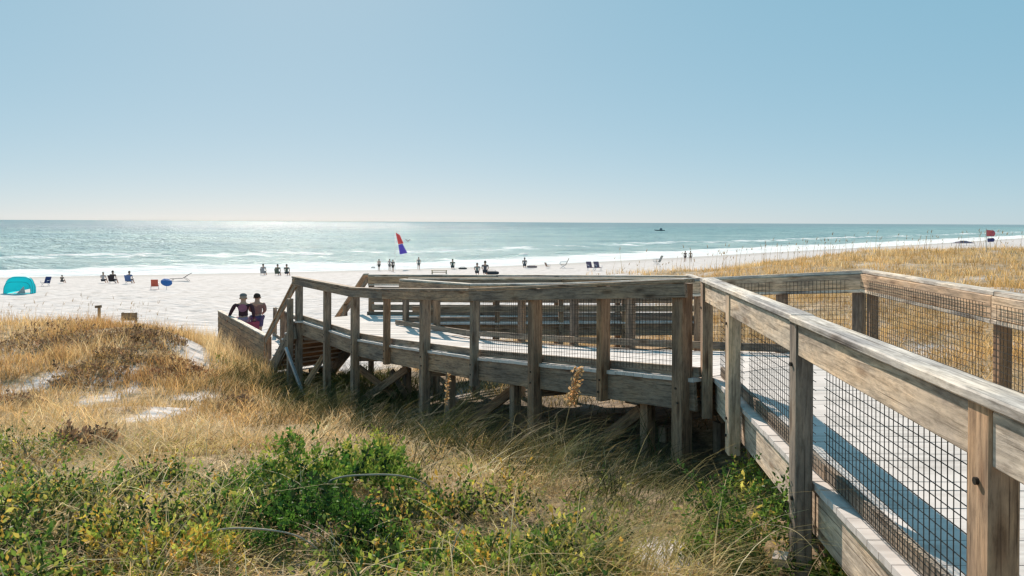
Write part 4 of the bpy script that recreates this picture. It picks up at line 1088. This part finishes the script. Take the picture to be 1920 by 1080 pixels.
    skin('shorts', TJ, TE, cloth(shorts), rt, 1)
    cz = J['crown'][0][2]
    hv = ball((0, -.012, cz + .005), .094, 8, 1.08, 1.08)
    keep_ = [q for q in hv[1] if sum(hv[0][i][2] for i in q) / 4 > cz - .02 - .5 * (-(sum(hv[0][i][1] for i in q) / 4) + .0)]
    mesh('hair', (hv[0], keep_), cloth(hair), rt, True)
    if cap is not None:
        cv = ball((0, -.005, cz + .03), .102, 8, .95, 1.08); ck = [q for q in cv[1] if sum(cv[0][i][2] for i in q) / 4 > cz + .02]
        brim = tube([(-.06, .09, cz + .035), (0, .15, cz + .03), (.06, .09, cz + .035)], [.02, .03, .02], 6)
        mesh('cap', merge((cv[0], ck), brim), cloth(cap), rt, True)
    if bun: mesh('hair_bun', ball((0, -.09, cz + .06), .055, 7), cloth(hair), rt, True)
    return rt
# the couple on the low walk
pm = ray(457, 548, 25.6); pw = ray(483, 556, 26.2)
man = person((pm.x, pm.y, ZB), R(8), 'walking person in a dark maroon top with round back print, cap and pink shorts', 'walk', .96,
             (.050, .018, .030), (.42, .24, .32), (.34, .30, .27), True, 'couple walking on the low boardwalk', {'l': ((.31, .0, 1.17), (.40, .05, .93)), 'r': ((.27, -.02, 1.13), (.27, .08, .90))}, (.17, .155, .15))
man.scale = (1.18, 1.1, .97)
pd = []
for r0, r1, zz in ((0, .115, 0),):
    v = [(0, 0, 0)]; f = []
    for i in range(24):
        t = 2 * math.pi * i / 24; v.append((math.cos(t) * .13, 0, math.sin(t) * .13))
    for i in range(24): f.append((0, 1 + i, 1 + (i + 1) % 24))
v2 = [(x * .92, -(.128 - .16 * (x * x)) , 1.29 + z) for x, y, z in v]
o = mesh('back_print', (v2 + [(x, y + .012, z) for x, y, z in v2], f + [tuple(i + len(v2) for i in q) for q in f]), cloth((.30, .12, .19)), man, True)
o = mesh('tote_bag', merge(([(-.17, -.07, 0), (.17, -.07, 0), (.17, .07, 0), (-.17, .07, 0), (-.19, -.09, .3), (.19, -.09, .3), (.19, .09, .3), (-.19, .09, .3)], [(3, 2, 1, 0), (0, 1, 5, 4), (1, 2, 6, 5), (2, 3, 7, 6), (3, 0, 4, 7)]),
                           tube([(-.1, -.09, .28), (-.07, -.05, .42), (.07, -.05, .42), (.1, -.09, .28)], .012, 6)), cloth((.34, .06, .11)))
o.location = man.matrix_world @ Vector((0, 0, 0)); o.location = (pm.x + .30, pm.y + .05, ZB + .50); o.rotation_euler = (0, 0, .5)
tag(o, 'dark red tote bag at the side of the person in maroon', 'bag')
wom = person((pw.x, pw.y, ZB), R(4), 'walking person with dark hair bun, tan top and dark shorts, beside the one in maroon', 'walk', 1.0,
       (.27, .14, .125), (.10, .07, .16), (.03, .022, .018), True, 'couple walking on the low boardwalk', {'l': ((.20, .06, 1.15), (.12, .22, 1.05)), 'r': ((.20, .06, 1.15), (.12, .22, 1.05))}, None, True, True)
wom.scale = (1.2, 1.1, .95)

def chair(loc, rz, col, label, group='folding chairs on the beach'):
    rt = empty('beach_chair', loc, rz); tag(rt, label, 'chair', group)
    c = cloth(col)
    mesh('seat', ([(-.27, -.22, .26), (.27, -.22, .26), (.27, .27, .34), (-.27, .27, .34), (-.27, -.22, .28), (.27, -.22, .28), (.27, .27, .36), (-.27, .27, .36)], [(3, 2, 1, 0), (4, 5, 6, 7), (0, 1, 5, 4), (1, 2, 6, 5), (2, 3, 7, 6), (3, 0, 4, 7)]), c, rt)
    mesh('backrest', ([(-.27, -.22, .28), (.27, -.22, .28), (.27, -.50, .86), (-.27, -.50, .86), (-.27, -.245, .28), (.27, -.245, .28), (.27, -.525, .86), (-.27, -.525, .86)], [(0, 1, 2, 3), (7, 6, 5, 4), (4, 5, 1, 0), (5, 6, 2, 1), (6, 7, 3, 2), (7, 4, 0, 3)]), c, rt)
    for sg in (-1, 1):
        mesh('leg', merge(tube([(sg * .29, .27, .36), (sg * .29, -.25, -.02)], .013, 6)), M_GALV, rt)
        mesh('leg', merge(tube([(sg * .30, -.26, .34), (sg * .30, .25, -.02)], .013, 6)), M_GALV, rt)
        mesh('armrest', merge(tube([(sg * .29, -.36, .56), (sg * .29, .22, .54), (sg * .29, .27, .36)], .016, 6)), M_GALV, rt)
    return rt
DARK = (.045, .045, .055)
def sit(x, y, label, shirt, shorts=DARK, rz=0, sc=1.0, col=None, clabel=None, hair=(.05, .035, .025)):
    p = onground(x, y)
    if clabel: chair((p.x, p.y, p.z), rz, col, clabel)
    person((p.x, p.y, p.z), rz, label, 'sit', sc, shirt, shorts, hair)
def stand(x, y, label, shirt, shorts=DARK, rz=0, sc=1.0, pose='stand', hair=(.05, .035, .025)):
    p = onground(x, y); person((p.x, p.y, p.z), rz, label, pose, sc, shirt, shorts, hair)
# left part of the beach
sit(194, 531, 'person in a pale top seated on the sand, left of the one in black', (.42, .38, .38), sc=1.0, hair=(.30, .24, .20))
sit(212, 532, 'person in black seated in a low black chair between the pale and the blue sitters', (.03, .025, .03), sc=1.15, col=(.04, .03, .035), clabel='low black beach chair under the person in black')
sit(243, 532, 'person in a blue top seated in a low blue chair near the black chair', (.10, .16, .32), sc=1.1, col=(.10, .17, .36), clabel='low blue beach chair right of the black one')
p = onground(86, 537); chair(p, R(180), (.035, .05, .16), 'navy folding chair standing alone beside the teal tent')
sit(117, 531, 'person in dark clothes sitting alone right of the navy folding chair', (.06, .06, .05), sc=.75)
p = onground(291, 543); chair(p, R(20), (.62, .13, .08), 'red folding chair on the sand left of the tilted blue umbrella')
stand(711, 508, 'person with bare pale legs and dark shorts standing left of the pair by the flag', (.45, .30, .24), (.05, .04, .04), R(30))
stand(731, 508, 'person in a grey top standing close to the one in black under the flag', (.28, .27, .28), (.20, .19, .2), R(-20))
stand(737, 510, 'person in black standing close to the one in grey under the flag', (.02, .02, .025), (.02, .02, .02), R(40))
stand(785.5, 506, 'person in dark swimwear standing alone at the edge of the surf', (.16, .18, .18), (.12, .13, .13), R(0), 1.1)
sit(494, 516, 'person in grey seated in a grey chair by the surf, left of the olive sitter', (.30, .29, .30), sc=1.3, col=(.34, .33, .34), clabel='grey beach chair near the surf left of the ramp railing')
sit(521, 517, 'person in olive seated in an olive chair by the surf', (.16, .16, .10), sc=1.3, col=(.10, .12, .09), clabel='olive beach chair near the surf, its back towards the boardwalk')
sit(538, 517, 'person in dark green seated near the surf above the end of the ramp railing', (.08, .10, .07), sc=1.3)
sit(849, 505, 'person in a dark green top seated near the surf right of the tan bench', (.05, .09, .07), sc=1.4)
stand_lie = onground(867, 505)
sit(895, 516, 'person in a grey green top seated alone on the sand just above the ramp rail', (.20, .23, .21), sc=1.3)
sit(910, 516, 'person in dark grey seated beside a dark bag above the ramp rail', (.09, .08, .09), sc=1.5)
sit(984, 502, 'person in dark clothes seated under the white umbrella', (.05, .05, .06), sc=1.4)
sit(1287, 492, 'person in brown standing off the dune behind the stalks, left of a pair', (.14, .09, .08), sc=1.5) if False else stand(1285, 491, 'person in dark brown standing by the surf behind the stalks beside one in tan', (.10, .06, .05), (.07, .05, .05), R(10), 1.1)
stand(1295, 491, 'person in tan standing by the surf behind the stalks beside one in brown', (.32, .24, .19), (.14, .11, .10), R(-10), 1.1)
for x, lb in ((1108, 'purple grey folding chair behind the stalks, left one of its pair'), (1122, 'purple grey folding chair behind the stalks, right one of its pair')):
    p = onground(x, 508); o = chair(p, R(200), (.19, .12, .17), lb); o.scale = (1.4,) * 3
p = onground(1056, 503); o = chair(p, R(90), (.16, .13, .10), 'brown folding chair near the surf between the white umbrella and the purple pair'); o.scale = (1.7,) * 3
p = onground(1028, 503); o = chair(p, R(-60), (.30, .20, .15), 'small tan folding chair right of the white umbrella')
p = onground(1232, 497); o = chair(p, R(100), (.07, .09, .09), 'dark folding chair at the edge of the golden dune'); o.scale = (1.7,) * 3

def bag(px, py, L_, W_, H_, col, label, name='beach_bag', cat='bag', rz=0):
    p = onground(px, py)
    v, f = ball((0, 0, H_ * .5), .5, 8)
    sgn = lambda a: (1 if a > 0 else -1) * abs(a) ** .55
    v = [(sgn(x * 2) * L_ / 2, sgn(y * 2) * W_ / 2, H_ * .5 + sgn((z - H_ * .5) * 2) * H_ / 2) for x, y, z in v]
    rt = mesh(name, merge((v, f), tube([(-L_ * .3, 0, H_ * .95), (-L_ * .2, 0, H_ * 1.3), (L_ * .2, 0, H_ * 1.3), (L_ * .3, 0, H_ * .95)], .02, 6)), cloth(col), None, True)
    rt.location = p; rt.rotation_euler = (0, 0, rz); tag(rt, label, cat, 'bags lying on the beach'); return rt
bag(923, 515, 1.7, .6, .42, (.06, .055, .06), 'long dark bag on the sand beside the person in dark grey')
bag(868, 505, 1.3, .5, .28, (.12, .10, .09), 'flat brown bag on the sand right of the person in dark green')
bag(700, 505, .7, .4, .35, (.34, .31, .29), 'small grey bag on the sand left of the standing group by the flag')
bag(998, 502, 1.6, .6, .3, (.25, .17, .17), 'low reddish bag under the white umbrella')

# tent ------------------------------------------------------------
def tent():
    c = onground(38, 551); rt = empty('beach_tent', c, R(12)); tag(rt, 'teal pop up beach tent with a sand coloured side flap', 'tent')
    Wd, Hh, Dp = 1.9, 1.34, 1.1
    v, f = [], []
    n, m = 16, 10
    for i in range(n + 1):
        a = math.pi * i / n; x = -math.copysign(abs(math.cos(a)) ** .55, math.cos(a)); z = math.sin(a) ** .5
        for j in range(m + 1):
            b = j / m; s_ = math.sin(math.pi * (.10 + .80 * b)) ** .3
            v.append((x * Wd / 2 * (.94 + .06 * s_), (b - .5) * Dp, z * Hh * s_))
    for i in range(n):
        for j in range(m): f.append((i * (m + 1) + j, (i + 1) * (m + 1) + j, (i + 1) * (m + 1) + j + 1, i * (m + 1) + j + 1))
    for i in range(1, n - 1): f.append((0, (i + 1) * (m + 1), i * (m + 1)))
    teal, nt, b = mat('teal_nylon'); b.inputs['Base Color'].default_value = (.04, .72, .78, 1); b.inputs['Roughness'].default_value = .5
    at_ = node(nt, 'ShaderNodeBsdfTranslucent'); at_.inputs['Color'].default_value = (.04, .78, .84, 1); mx = node(nt, 'ShaderNodeMixShader'); mx.inputs[0].default_value = .72
    nt.links.new(b.outputs[0], mx.inputs[1]); nt.links.new(at_.outputs[0], mx.inputs[2]); nt.links.new(mx.outputs[0], nt.nodes['Material Output'].inputs['Surface'])
    mesh('canopy', (v, f), teal, rt, True)
    mesh('side_flap', ([(.0, -.64, .04), (.62, -.64, .06), (.50, -.635, .62), (.0, -.66, .04), (.62, -.66, .06), (.50, -.655, .62)], [(0, 1, 2), (5, 4, 3), (0, 3, 4, 1), (1, 4, 5, 2), (2, 5, 3, 0)]), cloth((.55, .50, .46)), rt)
    mesh('ground_sheet', ([(-1.15, -.85, .02), (.95, -.85, .02), (.95, .6, .02), (-1.15, .6, .02), (-1.15, -.85, .035), (.95, -.85, .035), (.95, .6, .035), (-1.15, .6, .035)], [(3, 2, 1, 0), (4, 5, 6, 7), (0, 1, 5, 4), (1, 2, 6, 5), (2, 3, 7, 6), (3, 0, 4, 7)]), teal, rt)
    for sg in (-1, 1):
        pth = [(x * sg * 0 + v_[0], -Dp / 2 - .01, v_[2] + .01) for v_ in [v[i * (m + 1)] for i in range(n + 1)] for x in (1,)]
        break
    for j in (0, 3, 7, m):
        mesh('tent_pole', tube([tuple(Vector(v[i * (m + 1) + j]) * 1.006) for i in range(n + 1)], .014, 5), cloth((.03, .22, .26)), rt)
tent()
def umbrella(x, y, r, tilt, col, label, h=1.9):
    c = onground(x, y); rt = empty('beach_umbrella', c, 0); tag(rt, label, 'umbrella', 'beach umbrellas')
    v, f = [(0, 0, .28 * r + .0)], []
    n = 16
    for k, (rr_, zz) in enumerate(((.35, .24), (.7, .13), (1.0, -.04))):
        for i in range(n):
            t = 2 * math.pi * i / n; q = rr_ * r * (1 if i % 2 == 0 else .97); v.append((q * math.cos(t), q * math.sin(t), zz * r - (.03 * r if i % 2 else 0)))
    for i in range(n): f.append((0, 1 + i, 1 + (i + 1) % n))
    for k in range(2):
        for i in range(n): f.append((1 + k * n + i, 1 + (k + 1) * n + i, 1 + (k + 1) * n + (i + 1) % n, 1 + k * n + (i + 1) % n))
    nv = len(v); v2 = v + [(a, b_, z - .012) for a, b_, z in v]; f2 = f + [tuple(i + nv for i in reversed(q)) for q in f]
    top = Vector((0, 0, h)); Mx = Matrix.Translation(top) @ Matrix.Rotation(tilt[0], 4, 'X') @ Matrix.Rotation(tilt[1], 4, 'Y')
    mesh('canopy', ([tuple(Mx @ Vector(p)) for p in v2], f2), cloth(col), rt)
    mesh('pole', tube([(0, 0, -.2), tuple(Mx @ Vector((0, 0, .26 * r)))], .018, 6), M_GALV, rt)
umbrella(313, 543, .46, (R(34), R(24)), (.06, .16, .42), 'small blue umbrella tilted low towards the boardwalk', .62)
umbrella(983, 503, .85, (0, R(3)), (.78, .78, .74), 'white beach umbrella standing open near the surf', 2.1)
def lounge(px, py, rz, label):
    c = onground(px, py); rt = empty('beach_lounger', c, rz); rt.scale = (1.15,) * 3; tag(rt, label, 'lounger')
    d = cloth((.05, .055, .065))
    T = [(-.9, .22), (.2, .25), (.75, .62), (.95, .72)]
    v, f = [], []
    for (x, z) in T:
        for y in (-.28, .28):
            v += [(x, y, z), (x, y, z - .03)]
    for i in range(3):
        o_ = i * 4; f += [(o_, o_ + 4, o_ + 6, o_ + 2), (o_ + 3, o_ + 7, o_ + 5, o_ + 1), (o_ + 1, o_ + 5, o_ + 4, o_), (o_ + 2, o_ + 6, o_ + 7, o_ + 3)]
    mesh('sling', (v, f), d, rt)
    for sg in (-1, 1):
        mesh('leg', tube([(-.6, sg * .28, .22), (-.75, sg * .28, -.02)], .018, 6), d, rt); mesh('leg', tube([(.35, sg * .28, .32), (.75, sg * .28, -.02)], .018, 6), d, rt)
lounge(339, 527, R(10), 'long dark lounger with raised back behind the blue umbrella')
def bench():
    c = onground(824, 514); rt = empty('bench', c, R(4)); rt.scale = (1, 1, 1); tag(rt, 'tan wooden bench on the sand beyond the ramp rail', 'bench')
    tan = plain('tan_wood', (.42, .33, .20)); k = c.y * 30 / F / 2
    bx = lambda x0, x1, y0_, y1_, z0, z1: ([(x0, y0_, z0), (x1, y0_, z0), (x1, y1_, z0), (x0, y1_, z0), (x0, y0_, z1), (x1, y0_, z1), (x1, y1_, z1), (x0, y1_, z1)], [(3, 2, 1, 0), (4, 5, 6, 7), (0, 1, 5, 4), (1, 2, 6, 5), (2, 3, 7, 6), (3, 0, 4, 7)])
    mesh('seat', bx(-k, k, -.22, .22, .44, .52), tan, rt)
    for sg in (-1, 1): mesh('leg', bx(sg * k * .88 - .07, sg * k * .88 + .07, -.2, .2, 0, .438), tan, rt)
    mesh('stretcher', bx(-k * .84, k * .84, -.02, .02, .2, .3), tan, rt)
bench()
# little timber things at the dune crest on the left
c = ray(187, 590, 31); zg = gz(c.x, c.y)
rt = empty('dune_post', (c.x, c.y, zg)); tag(rt, 'short wooden post with a crosspiece at the dune crest', 'post')
T = Timber(); T.beam((0, 0, -.2), (0, 0, ray(187, 574, 31).z - zg), .09, .09, None, .35); T.build('upright', rt)
T = Timber(); T.beam((-.13, -.07, ray(187, 574, 31).z - zg - .02), (.13, -.07, ray(187, 574, 31).z - zg + .0), .05, .1, None, .3); T.build('crosspiece', rt)
c = ray(243, 600, 30.5); zg = gz(c.x, c.y); zt = ray(243, 586, 30.5).z - zg
rt = empty('low_sign', (c.x, c.y, zg)); tag(rt, 'low tan wooden board on two short legs at the dune crest', 'sign')
T = Timber(); T.beam((-.29, 0, zt - .16), (.29, 0, zt - .16), .04, .30, None, .45); T.build('board', rt)
for sg in (-1, 1): T = Timber(); T.beam((sg * .26, .05, -.2), (sg * .26, .05, zt), .06, .06, None, .3); T.build('leg', rt)

# flags ------------------------------------------------------------
M_RED, M_BLUE = cloth((.72, .05, .05), .6), cloth((.10, .06, .50), .6)
def flag_pole(xp, y_top, y_base, label, flags, lean=0):
    b = onground(xp, y_base); t = ray(xp + lean, y_top, b.y); H = t.z - b.z
    rt = empty('flag_pole', b); tag(rt, label, 'flag', 'warning flags on the beach')
    mesh('pole', tube([(0, 0, -.3), (t.x - b.x, 0, H)], [.03, .02], 6), cloth((.62, .62, .60)), rt)
    s = b.y / F
    for (pts, m_) in flags:
        # cloth outline given as top-left, top-right, bottom-right, bottom-left in photo units from the pole top; sags and ripples in depth
        P4 = [Vector((px * s, 0, -py * s)) for px, py in pts]
        v, f = [], []; n = 10
        for i in range(n + 1):
            a = i / n; up_ = P4[0].lerp(P4[1], a); dn = P4[3].lerp(P4[2], a)
            for j in range(7):
                c_ = up_.lerp(dn, j / 6); rip = .10 * math.sin(a * 9 + j * .7) * a
                v.append((c_.x + t.x - b.x, rip, c_.z + H))
        for i in range(n):
            for j in range(6): f.append((i * 7 + j, (i + 1) * 7 + j, (i + 1) * 7 + j + 1, i * 7 + j + 1))
        nv = len(v); v = v + [(x, y + .012, z) for x, y, z in v]; f = f + [tuple(i + nv for i in reversed(q)) for q in f]
        mesh('flag', (v, f), m_, rt, True)
flag_pole(741, 434, 506, 'flag pole with red and bright blue flags on the beach behind the ramp', [([(1, 2), (9, 7), (16, 22), (6, 24)], M_RED), ([(6, 25), (14, 23), (23, 40), (9, 43)], M_BLUE)])
flag_pole(1849, 428, 474, 'flag pole with red and small dark blue flags beyond the far golden dune', [([(0, 3), (15, 4), (16, 15), (0, 15)], cloth((.78, .17, .19), .6)), ([(2, 19), (14, 18), (15, 25), (3, 26)], cloth((.10, .10, .26)))])
# beach gear under a dark canopy in the far surf line on the right
c = onground(1806, 461); rt = empty('beach_canopy', c, R(20)); tag(rt, 'dark low canopy set up at the far end of the beach on the right', 'canopy')
k = c.y / F
hv = [(-20 * k, -1.5, 5 * k), (20 * k, -1.5, 5 * k), (20 * k, 1.5, 5 * k), (-20 * k, 1.5, 5 * k), (-4 * k, 0, 10 * k), (8 * k, 0, 9.5 * k)]
mesh('roof', (hv, [(0, 1, 5, 4), (1, 2, 5), (2, 3, 4, 5), (3, 0, 4)]), cloth((.10, .09, .14)), rt)
for x, y_ in ((-19, -1.4), (19, -1.4), (19, 1.4), (-19, 1.4)): mesh('pole', tube([(x * k, y_, -.2), (x * k, y_, 5 * k)], .05, 6), cloth((.2, .2, .2)), rt)
# motor boat far out
Yb = 740; c = ray(1238, 436, Yb)
rt = empty('motor_boat', (c.x, Yb, 0), 0); tag(rt, 'small motor boat far out on the water', 'boat')
k = Yb / F; Lb = 10 * k
hull = [(-Lb, -1.1, 0), (Lb * .8, -1.1, 0), (Lb * .8, 1.1, 0), (-Lb, 1.1, 0), (-Lb * 1.12, 0, 1.3), (-Lb, -1.3, 1.1), (Lb * .85, -1.3, .9), (Lb * .85, 1.3, .9), (-Lb, 1.3, 1.1)]
bd = cloth((.06, .10, .12))
mesh('hull', (hull, [(3, 2, 1, 0), (0, 1, 6, 5), (2, 3, 8, 7), (1, 2, 7, 6), (0, 5, 4), (3, 4, 8), (0, 4, 3), (5, 6, 7, 8), (4, 5, 8)]), bd, rt)
cb = [(-.8, -.9, .9), (1.8, -.9, .9), (1.8, .9, .9), (-.8, .9, .9), (-.3, -.8, 2.6), (1.6, -.8, 2.6), (1.6, .8, 2.6), (-.3, .8, 2.6)]
mesh('cabin', (cb, [(4, 5, 6, 7), (0, 1, 5, 4), (1, 2, 6, 5), (2, 3, 7, 6), (3, 0, 4, 7)]), cloth((.16, .22, .24)), rt)
# gull near the flag
c = ray(765, 452, 95); rt = empty('gull', c); rt.scale = (.6,) * 3; tag(rt, 'dark bird in the air right of the red and blue flags', 'bird')
mesh('body', merge(ball((0, 0, 0), .16, 6, .8, 2.2), tube([(0, .25, .05), (0, .42, .08)], [.08, .03], 6), tube([(.1, 0, .05), (.35, 0, .28), (.6, -.1, .22)], [.10, .08, .02], 6), tube([(-.1, 0, .05), (-.35, 0, .28), (-.6, -.1, .22)], [.10, .08, .02], 6), tube([(0, -.3, 0), (0, -.5, 0)], [.08, .05], 6)), cloth((.05, .06, .06)), rt, True)
